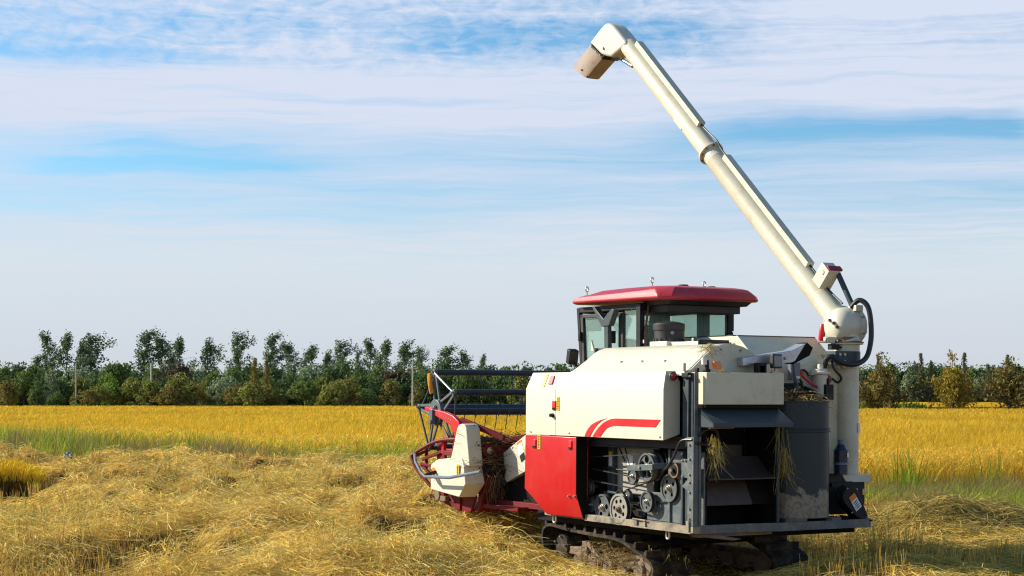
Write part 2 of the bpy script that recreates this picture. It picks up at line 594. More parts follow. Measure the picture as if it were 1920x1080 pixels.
def windrow(X, Y):
    q = X * 0.80 + Y * 0.60
    p = -0.60 * X + 0.80 * Y
    return fbm(q * 0.80 + 0.9 * fbm(p * 0.35, q * 0.2, 2), p * 0.42, 4)


def height(X, Y):
    d = rice_edge(X, Y)
    w = windrow(X, Y)
    h = 0.20 * np.clip((w - 0.465) / 0.055, 0, 1) * (0.3 + 1.3 * fbm(X * 1.1 + 31, Y * 0.8, 3))
    n1 = fbm(X * 1.25 + 3, Y * 0.95, 2)
    n2 = fbm(X * 2.9 + 8, Y * 2.3, 2)
    s1 = np.clip((n1 - 0.46) / 0.15, 0, 1); s2 = np.clip((n2 - 0.46) / 0.13, 0, 1)
    h = h + np.clip((w - 0.42) / 0.10, 0.22, 1) * (0.13 * s1 * s1 * (3 - 2 * s1) + 0.17 * s2 * s2 * (3 - 2 * s2)) + 0.07 * fbm(X * 6 + 2, Y * 5, 2)
    h = h * np.interp(Y, [12, 15, 18], [0.3, 0.75, 1.0])
    h = h * (1 - 0.93 * np.exp(-((X / np.maximum(Y, 1) + 0.31) / 0.045) ** 4 - ((Y - 25.0) / 5.5) ** 6))
    h = np.maximum(h, 0.0)
    h = h + 0.0 * X
    h = h * np.interp(Y, [34, 46], [1.0, 0.45])
    a, b = to_machine(X, Y)
    far = np.maximum(np.maximum(-a - 0.15, a - 2.35), np.maximum(0.3 - b, b - 3.4))
    h = h * (1 - np.exp(-((a + 0.4) / 1.3) ** 4 - ((b + 0.2) / 1.5) ** 4))
    h = h * np.clip(far / 1.0 + 0.08, 0.08, 1)
    h = h + 0.035 * np.exp(-((a + 0.55) / 0.32) ** 2) * np.clip((b - 0.3) / 0.5, 0, 1) * np.clip((3.6 - b) / 0.5, 0, 1) * (0.5 + fbm(X * 2, Y * 2, 2))
    h = h * np.interp(X, [2, 4.5], [1, 0.4])
    h = h * np.where(X > 0, 1 - np.clip(X / 2.5, 0, 1) * (1 - np.clip((-d - 2.0) / 7.0, 0.05, 1)), 1)
    h = h + (0.30 + 0.12 * n2) * np.exp(-((X - 5.5) / 1.5) ** 4 - ((Y - 20.6) / 0.9) ** 2)
    return h * np.clip(-d / 2.2, 0, 1) - 0.07 * np.exp(-((a - 0.6) / 2.0) ** 4 - ((b - 0.5) / 1.6) ** 4)


# ground: one sheet out to the horizon, finely shaped where the straw lies
gx = np.concatenate([np.array([-4000, -1500, -600, -250, -120, -70, -45.0]), np.arange(-32, 22.01, 0.10), np.array([30, 45, 70, 120, 250, 600, 1500, 4000.0])])
gy = np.concatenate([np.array([-60, -20, 0, 8, 12.0]), np.concatenate([np.arange(14, 34, 0.09), np.arange(34, 62.01, 0.16)]), np.array([70, 85, 105, 140, 200, 300, 500, 900, 2000, 6000.0])])
GX, GY = np.meshgrid(gx, gy)
GZ = height(GX, GY) - 0.015
GZ[(GX < -31) | (GX > 21) | (GY < 13.5) | (GY > 61)] = 0
gd = rice_edge(GX, GY)
gn = fbm(GX * 0.8, GY * 0.8, 4)
soil = np.array([0.10, 0.062, 0.028]); strawc = np.array([0.24, 0.15, 0.06]); verge = np.array([0.13, 0.135, 0.045]); under = np.array([0.26, 0.17, 0.035])
GC = soil + (strawc - soil) * np.clip((gn - 0.3) / 0.3, 0, 1)[..., None]
fg = np.clip((gd + 3.2) / 1.5, 0, 1)[..., None]
GC = GC * (1 - fg) + verge * fg
fr = np.clip(gd / 1.0, 0, 1)[..., None]
GC = GC * (1 - fr) + under * fr
fv = (GY > rice_far(GX, GY))[..., None]
GC = np.where(fv, verge, GC)
nx, ny = len(gx), len(gy)
I = np.arange(nx * ny).reshape(ny, nx)
GF = np.stack([I[:-1, :-1], I[:-1, 1:], I[1:, 1:], I[1:, :-1]], -1).reshape(-1, 4)
gm = bpy.data.materials.new('field_soil')
gm.use_nodes = True
T = NT(gm.node_tree)
at = T.node('ShaderNodeAttribute', attribute_name='tint')
tcg = T.node('ShaderNodeTexCoord').outputs['Object']
nz = T.noise(tcg, 14.0, 6, 0.7)
T.put(T.n['Principled BSDF'].inputs['Base Color'], T.mix(1.0, at.outputs['Color'], T.ramp(nz, [(0.25, 0.45), (0.75, 1.35)]), 'MULTIPLY'))
T.n['Principled BSDF'].inputs['Roughness'].default_value = 0.95
T.n['Principled BSDF'].inputs['Specular IOR Level'].default_value = 0.1
bp = T.node('ShaderNodeBump')
bp.inputs['Strength'].default_value = 0.8
bp.inputs['Distance'].default_value = 0.06
T.l.new(nz, bp.inputs['Height'])
T.l.new(bp.outputs[0], T.n['Principled BSDF'].inputs['Normal'])
ground = raw_mesh('ground', np.stack([GX, GY, GZ], -1).reshape(-1, 3), GF, np.concatenate([GC, np.ones((*GC.shape[:2], 1))], -1).reshape(-1, 4), gm)
ground.data.polygons.foreach_set('use_smooth', [True] * len(ground.data.polygons))
tag(ground, kind='structure')


def scatter(n, y0, y1, spread=0.345, power=0.0):
    """points over the part of the field in front of the camera, thinner with distance"""
    u = rng.random(n)
    if power:
        a = 1 - power
        Y = (y0 ** a + u * (y1 ** a - y0 ** a)) ** (1 / a)
    else:
        Y = y0 * (y1 / y0) ** u
    X = (rng.random(n) * 2 - 1) * (spread * Y + np.where(Y < 70, 2.4, 0.0))
    return X, Y


def pick(n, cols, wts):
    k = rng.choice(len(cols), n, p=np.array(wts) / sum(wts))
    c = np.array(cols)[k]
    return c * (0.78 + 0.44 * rng.random((n, 1))) * (0.95 + 0.1 * rng.random((n, 3)))


def ribbons_cat(parts, name, mat):
    Vs, Fs, Cs, o = [], [], [], 0
    for V, F, Cc in parts:
        Vs.append(V); Fs.append(F + o); Cs.append(Cc); o += len(V)
    return raw_mesh(name, np.concatenate(Vs), np.concatenate(Fs), np.concatenate(Cs), mat)


def ribbons(P, D, S, L, Wd, bend, c0, c1, segs=2, taper=0.35):
    n = len(P); k = segs + 1
    V = np.empty((n, k, 2, 3), np.float32); Cc = np.ones((n, k, 2, 4), np.float32)
    for i in range(k):
        t = i / segs
        c = P + D * (L * t)[:, None] + bend * (t * t)
        hw = (Wd * 0.5 * (1 - (1 - taper) * t))[:, None]
        V[:, i, 0] = c - S * hw; V[:, i, 1] = c + S * hw
        Cc[:, i, :, :3] = (c0 * (1 - t) + c1 * t)[:, None, :]
    base = np.arange(n)[:, None] * (k * 2)
    F = np.stack([np.concatenate([base + i * 2, base + i * 2 + 1, base + i * 2 + 3, base + i * 2 + 2], 1) for i in range(segs)], 1).reshape(-1, 4)
    return V.reshape(-1, 3), F, Cc.reshape(-1, 4)


# ---- loose straw lying in swaths
X, Y = scatter(1150000, 12.5, 64.0)
d = rice_edge(X, Y)
w = windrow(X, Y)
a, b = to_machine(X, Y)
inside = (a > 0.0) & (a < 2.1) & (b > 0.55) & (b < 3.1)
hol = fbm(X * 2.9 + 8, Y * 2.3, 2)
keep = (d < -1.2 - 1.6 * rng.random(len(X)) - 3.2 * np.clip((X - 5.0) / 2.5, 0, 1) * rng.random(len(X))) & (((X - 5.5) ** 2 / 4 + (Y - 20.6) ** 2 / 1.4) > 1) & (rng.random(len(X)) < np.clip((w - 0.455) / 0.05, 0.14, 1) * np.clip((hol - 0.30) / 0.16, 0.10, 1)) & ~(inside & (rng.random(len(X)) < 0.75))
X, Y, w = X[keep], Y[keep], w[keep]
n = len(X)
th = fbm(X * 0.9 + 11, Y * 0.9, 3) * 5 * PI + rng.normal(0, 0.85, n)
L = rng.uniform(0.09, 0.36, n)
D = np.stack([np.cos(th), np.sin(th), np.zeros(n)], 1)
z0 = height(X, Y)
z1 = height(X + D[:, 0] * L, Y + D[:, 1] * L)
tilt = rng.normal(0.08, 0.30, n)
D[:, 2] = (z1 - z0) / L + tilt
D = unit(D)
lift = rng.random(n) ** 2 * 0.12 + 0.005
P = np.stack([X, Y, z0 + lift], 1)
up = np.stack([rng.normal(0, 0.6, n), rng.normal(-0.5, 0.6, n), np.ones(n)], 1)
S = unit(np.cross(D, up))
bend = np.stack([rng.normal(0, 0.08, n), rng.normal(0, 0.08, n), -np.maximum(tilt, 0) * L * 0.9 - 0.03 * rng.random(n)], 1)
pn = fbm(X * 0.35 + 70, Y * 0.35, 3)
c_gold = pick(n, [(0.90, 0.62, 0.155), (0.78, 0.51, 0.11), (0.95, 0.75, 0.28), (0.60, 0.37, 0.085), (0.34, 0.18, 0.045)], [5, 5, 1.6, 2.6, 1.4])
c_grn = pick(n, [(0.74, 0.60, 0.14), (0.82, 0.64, 0.18), (0.54, 0.46, 0.10)], [3, 3, 1])
sel = (rng.random(n) < np.clip((pn - 0.47) / 0.25, 0.03, 0.3))[:, None]
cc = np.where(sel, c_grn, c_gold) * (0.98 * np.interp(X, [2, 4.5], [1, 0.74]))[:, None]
Wd = np.maximum(0.0050, 0.00031 * Y) * rng.uniform(0.55, 1.4, n)
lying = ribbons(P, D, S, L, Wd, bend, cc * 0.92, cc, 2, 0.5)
# ---- chunky heaps: straws thrown over one another
Xc, Yc = scatter(6300, 14.0, 60.0)
dc = rice_edge(Xc, Yc)
ac, bc = to_machine(Xc, Yc)
okc = (windrow(Xc, Yc) > 0.465) & (dc < -2.6 - 2.5 * np.clip((Xc - 4) / 2, 0, 1)) & ((Xc < 2.5) | (rng.random(len(Xc)) < 0.45)) & ~((ac > -0.9) & (ac < 2.3) & (bc > -1.6) & (bc < 3.3)) & ~((np.abs(Xc / Yc + 0.31) < 0.05) & (Yc > 19) & (Yc < 31)) 
Xc, Yc = Xc[okc], Yc[okc]
m = 95
nc = len(Xc)
n = nc * m
rc = rng.uniform(0.18, 0.46, nc) * np.where(Xc > 2.5, 0.7, 1.0)
hc_ = rc * rng.uniform(0.45, 0.95, nc) * np.where(Xc > 2.5, 0.45, 1.0)
tc_ = rng.random(nc) * 2 * PI
I_ = np.repeat(np.arange(nc), m)
th = tc_[I_] + rng.normal(0, 0.55, n) + PI * (rng.random(n) < 0.5)
D0 = np.stack([np.cos(th), np.sin(th)], 1)
off = rng.normal(0, 0.45, (n, 2)) * rc[I_][:, None]
L = rc[I_] * rng.uniform(0.6, 1.5, n)
st_ = off - D0 * (L * 0.5)[:, None]
q2 = np.clip(1 - (off ** 2).sum(1) / (rc[I_] * 1.1) ** 2, 0, 1)
P = np.stack([Xc[I_] + st_[:, 0], Yc[I_] + st_[:, 1], height(Xc[I_], Yc[I_]) + hc_[I_] * q2 * rng.uniform(0.2, 1.0, n) - 0.02], 1)
rise = hc_[I_] * q2 * 1.2 + rng.normal(0, 0.02, n)
D = unit(np.stack([D0[:, 0], D0[:, 1], rise / np.maximum(L, 0.05)], 1))
bend = np.stack([rng.normal(0, 0.04, n), rng.normal(0, 0.04, n), -rise * 1.5], 1)
S = unit(np.cross(D, np.stack([rng.normal(0, 0.6, n), rng.normal(-0.5, 0.6, n), np.ones(n)], 1)))
tone = (0.74 + 0.42 * rng.random(nc))[I_][:, None]
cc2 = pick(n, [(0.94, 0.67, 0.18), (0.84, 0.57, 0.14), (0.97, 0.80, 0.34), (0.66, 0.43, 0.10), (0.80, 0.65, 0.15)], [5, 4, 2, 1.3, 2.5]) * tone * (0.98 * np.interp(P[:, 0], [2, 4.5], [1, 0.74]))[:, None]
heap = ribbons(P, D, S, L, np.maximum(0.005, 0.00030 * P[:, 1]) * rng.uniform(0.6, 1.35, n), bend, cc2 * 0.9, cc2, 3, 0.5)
# the dark heap dropped beside the right track
n = 15000
X = rng.normal(5.5, 0.95, n); Y = rng.normal(20.5, 0.62, n)
th = rng.normal(0.3, 0.9, n) + PI * (rng.random(n) < 0.5)
L = rng.uniform(0.12, 0.42, n)
D = np.stack([np.cos(th), np.sin(th), np.zeros(n)], 1)
z0 = height(X, Y)
D[:, 2] = (height(X + D[:, 0] * L, Y + D[:, 1] * L) - z0) / L + rng.normal(0.06, 0.25, n)
D = unit(D)
S = unit(np.cross(D, np.stack([rng.normal(0, 0.6, n), rng.normal(-0.5, 0.6, n), np.ones(n)], 1)))
cc3 = pick(n, [(0.48, 0.34, 0.11), (0.36, 0.27, 0.08), (0.62, 0.46, 0.16), (0.24, 0.16, 0.05), (0.34, 0.32, 0.08)], [4, 4, 1.5, 2, 2])
pile = ribbons(np.stack([X, Y, z0 + 0.10 * rng.random(n) ** 2], 1), D, S, L, 0.0075 * rng.uniform(0.6, 1.4, n), np.stack([rng.normal(0, 0.05, n), rng.normal(0, 0.05, n), -0.06 * rng.random(n)], 1), cc3 * 0.85, cc3, 3, 0.5)
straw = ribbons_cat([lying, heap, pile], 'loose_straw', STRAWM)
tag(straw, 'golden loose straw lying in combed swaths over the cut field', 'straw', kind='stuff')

STUBM = blade_mat('dense_stalks', 0.10)
# ---- stubble standing in rows between the swaths
hills = []
rows = np.arange(-34, 60, 0.27)
for q in rows:
    p = np.arange(-5, 75, 0.17)
    hills.append(np.stack([np.full(len(p), q) + rng.normal(0, 0.025, len(p)), p + rng.normal(0, 0.03, len(p))], 1))
hills = np.concatenate(hills)
HX = hills[:, 0] * VX + hills[:, 1] * UX
HY = hills[:, 0] * VY + hills[:, 1] * UY
d = rice_edge(HX, HY)
w = windrow(HX, HY)
a, b = to_machine(HX, HY)
inside = (a > -0.02) & (a < 2.12) & (b > 0.65) & (b < 3.1)
between = (a > 0.62) & (a < 1.48)
ok = (HY > 13) & (HY < 56) & (np.abs(HX) < 0.345 * HY + 2.4) & (d < -2.2) & (w < 0.495 + 0.04 * rng.random(len(HX)) + 0.10 * (fbm(HX * 0.6 + 50, HY * 0.6, 2) - 0.5)) & ~(inside & ~between)
ok &= rng.random(len(HX)) < np.clip(1.25 - HY / 60, 0.3, 1)
ok &= ((HX - 5.5) ** 2 / 4 + (HY - 20.6) ** 2 / 1.4) > 1
ok &= ~((a > -1.3) & (a < 0.62) & (b > -1.8) & (b < 1.3) & (rng.random(len(HX)) < 0.75))
HX, HY = HX[ok], HY[ok]
k = 9
X = np.repeat(HX, k) + rng.normal(0, 0.028, len(HX) * k)
Y = np.repeat(HY, k) + rng.normal(0, 0.028, len(HX) * k)
n = len(X)
L = np.repeat(rng.uniform(0.12, 0.27, len(HX)) * (0.45 + 0.9 * fbm(HX * 0.5 + 8, HY * 0.5, 2)), k) * rng.uniform(0.75, 1.2, n) + 0.03
D = unit(np.stack([rng.normal(0, 0.16, n), rng.normal(0, 0.16, n), np.ones(n)], 1))
S = unit(np.stack([np.ones(n), rng.normal(0, 0.5, n), np.zeros(n)], 1))
P = np.stack([X, Y, height(X, Y) - 0.01], 1)
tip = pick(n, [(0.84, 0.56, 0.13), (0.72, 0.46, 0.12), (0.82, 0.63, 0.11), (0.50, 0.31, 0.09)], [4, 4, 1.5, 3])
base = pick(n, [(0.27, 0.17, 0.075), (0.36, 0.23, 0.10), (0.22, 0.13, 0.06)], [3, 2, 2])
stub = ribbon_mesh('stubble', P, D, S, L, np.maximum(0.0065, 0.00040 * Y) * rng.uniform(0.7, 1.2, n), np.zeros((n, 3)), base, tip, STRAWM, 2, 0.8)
tag(stub, 'short brown stubble standing in rows between the straw swaths', 'stubble', kind='stuff')


def upright(n, lean=0.14):
    D = unit(np.stack([rng.normal(0.03, lean, n), rng.normal(0, lean, n), np.ones(n)], 1))
    S = unit(np.stack([np.ones(n), rng.normal(0, 0.55, n), np.zeros(n)], 1))
    return D, S


def rice_top(X, Y):
    return 0.80 + 0.13 * (fbm(X * 0.25 + 40, Y * 0.12, 3) - 0.5) * 2


GOLD = [(0.87, 0.56, 0.050), (0.82, 0.50, 0.042), (0.90, 0.65, 0.09), (0.68, 0.38, 0.045), (0.74, 0.56, 0.05)]
GOLDW = [5, 4, 2, 1.6, 1.4]

# ---- the standing rice
parts = []
X, Y = scatter(275000, 22.0, 265.0, 0.35)
d = rice_edge(X, Y)
ok = (d > -0.15) & (Y < rice_far(X, Y))
X, Y, d = X[ok], Y[ok], d[ok]
n = len(X)
near = d < 4
top = rice_top(X, Y) * rng.uniform(0.88, 1.1, n)
root = np.where(near, 0.0, 0.42) + 0.0 * X
root = np.where(Y > 75, 0.55, root)
L = top - root
D, S = upright(n, 0.13)
bend = np.stack([rng.normal(0.04, 0.12, n), rng.normal(0, 0.10, n), -0.10 * rng.random(n)], 1)
tipc = pick(n, GOLD, GOLDW) * (0.74 + 0.54 * fbm(X * 0.22 + 12, Y * 0.07, 5))[:, None] * rng.uniform(0.78, 1.15, (n, 1))
edge_g = rng.random(n) < np.where(X > 2, np.clip(1.0 - d / 3.2, 0.03, 0.8) * 0.12, np.clip(1.35 - d / 2.4, 0.03, 0.88) * np.clip(0.62 + 0.8 * fbm(X * 0.3, Y * 0.3, 2), 0, 1))
tipc[edge_g] = pick(int(edge_g.sum()), [(0.56, 0.62, 0.05), (0.42, 0.54, 0.045), (0.74, 0.66, 0.05)], [3, 2, 3])
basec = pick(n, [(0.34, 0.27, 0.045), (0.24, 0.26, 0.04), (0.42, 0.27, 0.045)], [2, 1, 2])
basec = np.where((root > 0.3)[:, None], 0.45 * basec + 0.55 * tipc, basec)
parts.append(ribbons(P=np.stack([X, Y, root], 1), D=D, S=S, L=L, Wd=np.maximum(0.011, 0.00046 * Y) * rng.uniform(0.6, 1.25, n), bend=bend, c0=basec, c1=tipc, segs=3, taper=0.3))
# hanging ears along the near edge
X, Y = scatter(170000, 22.0, 62.0, 0.35)
d = rice_edge(X, Y)
ok = (d > -0.1) & (d < 5.5)
X, Y = X[ok], Y[ok]
n = len(X)
zt = rice_top(X, Y) * rng.uniform(0.70, 1.08, n)
th = rng.random(n) * 2 * PI
D = unit(np.stack([np.cos(th) * 0.7, np.sin(th) * 0.7, rng.uniform(0.2, 0.9, n)], 1))
S = unit(np.stack([np.ones(n), rng.normal(0, 0.5, n), rng.normal(0, 0.2, n)], 1))
L = rng.uniform(0.12, 0.2, n)
bend = np.stack([np.cos(th) * 0.05, np.sin(th) * 0.05, -rng.uniform(0.12, 0.26, n)], 1)
c = pick(n, [(0.84, 0.54, 0.07), (0.72, 0.42, 0.06), (0.88, 0.64, 0.13)], [4, 3, 2])
parts.append(ribbons(np.stack([X, Y, zt - 0.08], 1), D, S, L, np.maximum(0.014, 0.0005 * Y) * rng.uniform(0.7, 1.3, n), bend, c, c, 3, 0.8))
# under-storey that closes the view between the stalks
cx_ = np.linspace(-0.46, 0.46, 104)
cy_ = np.concatenate([np.arange(24, 70, 0.7), 70 * (266 / 70) ** np.linspace(0, 1, 60)])
RR, CY = np.meshgrid(cx_, cy_)
CX = RR * CY
cdn = rice_edge(CX, CY)
CZ = np.where((cdn > 0.7) & (CY <= rice_far(CX, CY) + 2), rice_top(CX, CY) - 0.20, -0.05)
CI = np.arange(CX.size).reshape(CX.shape)
F = np.stack([CI[:-1, :-1], CI[:-1, 1:], CI[1:, 1:], CI[1:, :-1]], -1).reshape(-1, 4)
inn = (cdn > -0.8).ravel()
F = F[inn[F].all(1)]
cc = np.ones((CX.size, 4)); cc[:, :3] = np.array([0.50, 0.31, 0.035]) * (0.75 + 0.5 * fbm(CX.ravel() * 0.7, CY.ravel() * 0.3, 3))[:, None]
parts.append((np.stack([CX, CY, CZ], -1).reshape(-1, 3), F, cc))
rice = ribbons_cat(parts, 'standing_rice', RICEM)
tag(rice, 'ripe golden rice standing beyond the cut strip', 'rice', kind='stuff')

# ---- second rice field far off on the right
parts = []
n = 16000
Y = 215 * (470 / 215) ** rng.random(n)
X = Y * rng.uniform(0.185, 0.40, n)
D, S = upright(n, 0.1)
c = pick(n, GOLD, GOLDW)
parts.append(ribbons(np.stack([X, Y, np.full(n, 0.5)], 1), D, S, np.full(n, 0.42), 0.0012 * Y, np.zeros((n, 3)), c * 0.8, c, 1, 0.7))
xx = np.array([[215 * 0.18, 215, .72], [215 * 0.42, 215, .72], [470 * 0.42, 470, .72], [470 * 0.18, 470, .72]])
parts.append((xx, np.array([[0, 1, 2, 3]]), np.tile(np.array([[0.50, 0.30, 0.045, 1]]), (4, 1))))
rice2 = ribbons_cat(parts, 'distant_rice', RICEM)
tag(rice2, 'second strip of golden rice behind the single trees on the right', 'rice', kind='stuff')

# ---- grass and weeds along the rice edge
parts = []
X, Y = scatter(350000, 16.0, 66.0, 0.35)
d = rice_edge(X, Y)
wid = 2.4 + 1.8 * fbm(X * 0.2 + 5, Y * 0.2, 2) + 2.6 * np.clip((X - 5.5) / 2, 0, 1)
ok = (d < 0.35) & (d > -wid)
X, Y, d, wid = X[ok], Y[ok], d[ok], wid[ok]
n = len(X)
g = fbm(X * 0.42 + 90, Y * 0.42 + 2, 3) - 0.20 * np.clip((X - 2) / 3, 0, 1) * (d > -2.4) + 0.10 * np.clip((X - 6.6) / 0.8, 0, 1) * (d < -2.4) - 0.16 * np.clip((X - 1) / 2, 0, 1) * ((X < 6.7) | (d > -2.4))
green = g + 0.10 * rng.normal(0, 1, n) > np.where(X < -8, 0.41, np.where(d > -0.8, 0.40, np.where(d < -2.2, 0.45, 0.52)))
hgt = np.where(green, rng.uniform(0.25, 0.70, n), rng.uniform(0.25, 0.62, n)) * np.clip((d + wid) / 1.2 + 0.25, 0.3, 1) * np.interp(X, [-14, -4, 1.5, 4.5, 6.5, 8], [1.5, 1.15, 1.0, 0.5, 0.6, 0.9])
D, S = upright(n, 0.28)
bend = np.stack([rng.normal(0.08, 0.14, n), rng.normal(0, 0.12, n), -0.16 * rng.random(n) * hgt], 1)
cg = pick(n, [(0.27, 0.36, 0.042), (0.37, 0.44, 0.055), (0.16, 0.26, 0.03), (0.48, 0.47, 0.08)], [4, 4, 1.5, 3])
cb = pick(n, [(0.34, 0.24, 0.12), (0.26, 0.175, 0.085), (0.40, 0.30, 0.16), (0.28, 0.25, 0.07)], [4, 3, 2, 2])
c = np.where(green[:, None], cg, cb)
Wd = np.where(green, np.maximum(0.009, 0.00042 * Y), np.maximum(0.006, 0.00030 * Y)) * rng.uniform(0.6, 1.3, n)
parts.append(ribbons(np.stack([X, Y, height(X, Y)], 1), D, S, hgt, Wd, bend, c * 0.8, c, 3, 0.3))
# sprouting green here and there in the straw
X, Y = scatter(60000, 15.0, 56.0, 0.345)
d = rice_edge(X, Y)
ok = (d < -2) & (fbm(X * 0.8 + 33, Y * 0.5, 3) > 0.72)
X, Y = X[ok], Y[ok]
n = len(X)
D, S = upright(n, 0.35)
c = pick(n, [(0.36, 0.38, 0.07), (0.26, 0.33, 0.05), (0.46, 0.42, 0.10)], [3, 2, 3])
parts.append(ribbons(np.stack([X, Y, height(X, Y)], 1), D, S, rng.uniform(0.12, 0.32, n), np.maximum(0.007, 0.0004 * Y), rng.normal(0, 0.06, (n, 3)), c, c, 2, 0.4))
# tall green weeds standing in the front of the rice on the right
for wx, wy in ((6.95, 30.3), (7.15, 30.5), (8.35, 29.9), (-2.6, 38.2)):
    n = 34
    D, S = upright(n, 0.16)
    c = pick(n, [(0.20, 0.34, 0.035), (0.28, 0.40, 0.05)], [2, 1])
    parts.append(ribbons(np.stack([wx + rng.normal(0, 0.16, n), wy + rng.normal(0, 0.05, n), np.zeros(n)], 1), D, S, rng.uniform(0.35, 1.0, n), rng.uniform(0.016, 0.026, n), np.stack([rng.normal(0, 0.14, n), rng.normal(0, 0.1, n), -0.08 * rng.random(n)], 1), c * 0.8, c, 3, 0.25))
# verge beyond the far edge of the rice, left, and the green bank on the right
n = 9000
Y = rng.uniform(262, 330, n)
X = rng.uniform(-0.36, 0.12, n) * Y
g = fbm(X * 0.06, Y * 0.05, 3)
c = pick(n, [(0.16, 0.20, 0.035), (0.24, 0.27, 0.04), (0.36, 0.36, 0.045), (0.17, 0.14, 0.05)], [4, 3, 2, 2])
D, S = upright(n, 0.3)
hh = rng.uniform(0.5, 1.15, n) * (0.35 + 1.0 * g) * np.interp(X / Y, [-0.3, -0.15, 0.0, 0.1], [0.75, 1.0, 1.35, 1.35])
parts.append(ribbons(np.stack([X, Y, np.zeros(n)], 1), D, S, hh, rng.uniform(0.3, 0.7, n), rng.normal(0, 0.15, (n, 3)), c * 0.8, c, 2, 0.6))
n = 5000
Y = rng.uniform(186, 200, n)
X = rng.uniform(0.19, 0.36, n) * Y
keep = fbm(X * 0.12 + 60, Y * 0 + 1, 2) > 0.47
X, Y = X[keep], Y[keep]; n = len(X)
c = pick(n, [(0.12, 0.20, 0.03), (0.19, 0.26, 0.035), (0.28, 0.30, 0.05)], [4, 3, 2])
D, S = upright(n, 0.35)
parts.append(ribbons(np.stack([X, Y, np.zeros(n)], 1), D, S, rng.uniform(0.4, 1.35, n), rng.uniform(0.12, 0.3, n), rng.normal(0, 0.12, (n, 3)), c * 0.8, c, 2, 0.6))
grass = ribbons_cat(parts, 'verge_grass', GRASSM)
tag(grass, 'green and seedy brown grass growing along the edges of the rice', 'grass', kind='stuff')

# ---- clump of rice the harvester left standing
n = 9000
Y = 28.4 + rng.random(n) ** 1.4 * 1.7
X = np.minimum(rng.uniform(-10.6, -7.9, n), -0.2785 * Y - 0.12 * rng.random(n) ** 2)
D, S = upright(n, 0.10)
zg = height(X, Y) * 0.5
ef = np.clip(0.62 + (-0.2785 * Y - X) / 0.9, 0.62, 1) * (0.85 + 0.3 * fbm(X * 2.5, Y * 2.5, 2))
top = rng.uniform(0.36, 0.54, n) * ef
b0 = pick(n, [(0.16, 0.095, 0.022), (0.13, 0.105, 0.022), (0.30, 0.17, 0.04)], [2, 1, 1.2])  # dark stalk colours carry the shade on the clump's front
stalk = ribbons(np.stack([X, Y, zg], 1), D, S, top, rng.uniform(0.010, 0.018, n), np.stack([rng.normal(0, 0.05, n), rng.normal(0, 0.05, n), 0 * X], 1), b0 * 0.8, b0 * 1.2, 2, 0.6)
D2, S2 = upright(n, 0.24)
c = pick(n, [(0.88, 0.58, 0.045), (0.82, 0.62, 0.05), (0.66, 0.42, 0.045)], [4, 3, 1.5])
heads = ribbons(np.stack([X + D[:, 0] * .4, Y + D[:, 1] * .4, zg + (0.40 + 0.08 * rng.random(n)) * ef], 1), D2, S2, rng.uniform(0.14, 0.30, n), rng.uniform(0.012, 0.024, n), np.stack([rng.normal(0, 0.06, n), rng.normal(0, 0.06, n), -0.06 * rng.random(n)], 1), c * 0.8, c, 3, 0.4)
V1 = np.concatenate([stalk[0], heads[0]]); F1 = np.concatenate([stalk[1], heads[1] + len(stalk[0])]); C1 = np.concatenate([stalk[2], heads[2]])
clump = raw_mesh('rice_clump', V1 - np.array([-9.4, 29.2, 0], np.float32), F1, C1, STUBM)
clump.location = (-9.4, 29.2, 0)
tag(clump, 'clump of uncut golden rice left standing amid the straw at the left edge', 'rice clump')

# ---- scrap of blue plastic in the straw
sc_ = bmesh.new()
bmesh.ops.create_icosphere(sc_, subdivisions=3, radius=0.10)
for v in sc_.verts:
    k = 0.65 + 0.7 * random.random()
    v.co = Vector((v.co.x * 1.1 * k, v.co.y * 0.8 * k, v.co.z * 0.75 * k))
me = bpy.data.meshes.new('plastic_scrap')
sc_.to_mesh(me); sc_.free()
me.materials.append(BLUEPL)
scrap = bpy.data.objects.new('plastic_scrap', me)
COL.objects.link(scrap)
wx, wy = np.meshgrid(np.linspace(-0.268, -0.255, 14), np.linspace(30, 44, 60))
wz = height(wx * wy, wy)
bi = np.unravel_index(np.argmax((wz - EYE) / wy), wz.shape)      # on the crest of a straw swath
scrap.location = (wx[bi] * wy[bi], wy[bi], wz[bi] + 0.11)
tag(scrap, 'crumpled blue plastic scrap lying in the straw on the left', 'litter')

# ------------------------------------------------------------------ the combine harvester
# local axes: x to the machine's right, y forward, z up; origin at the rear left corner of the chassis
HV = empty('combine_harvester', (1.6415625, 15.45, 0.0022))
HV.rotation_mode = 'QUATERNION'
HV.rotation_quaternion = Matrix(((0.8645567, -0.50251766, 0.00420902), (0.5025333, 0.86454651, -0.00442838), (-0.00141355, 0.00594376, 0.99998134))).to_quaternion()
tag(HV, 'cream and red tracked rice combine harvester with raised unloading auger', 'harvester')


def P(name, mb, mat, parent=HV, bevel=0.004, smooth=True, label=None):
    o = mb.build(name, mat, parent, bevel, smooth)
    if label: o['label'] = label
    return o


def bolts(name, pts, axis, r, mat, parent, h=0.012):
    for p in pts:
        P(name, MB().lathe(p, axis, [(0, r), (h * 0.6, r), (h, r * 0.6)], 6), mat, parent, 0)


# --- upper side panel
prof = [(-0.12, 1.364), (-0.12, 1.837), (-0.062, 2.004), (0.03, 2.004), (0.068, 1.904), (0.068, 1.418)]


def ring(y, dy_top):
    return [(x, y + (dy_top if z > 1.95 else 0), z) for x, z in prof]


mb = MB().loft([ring(0.31, 0.045), ring(1.6, 0), ring(2.2, 0), ring(2.786, -0.045)])
up_panel = P('side_panel', mb, CREAM, label='cream upper side panel with red swoosh')
P('panel_seam', MB().box(-0.1225, -0.119, 2.20, 2.204, 1.37, 1.99 - 0.16), CREAM_D, up_panel, 0)


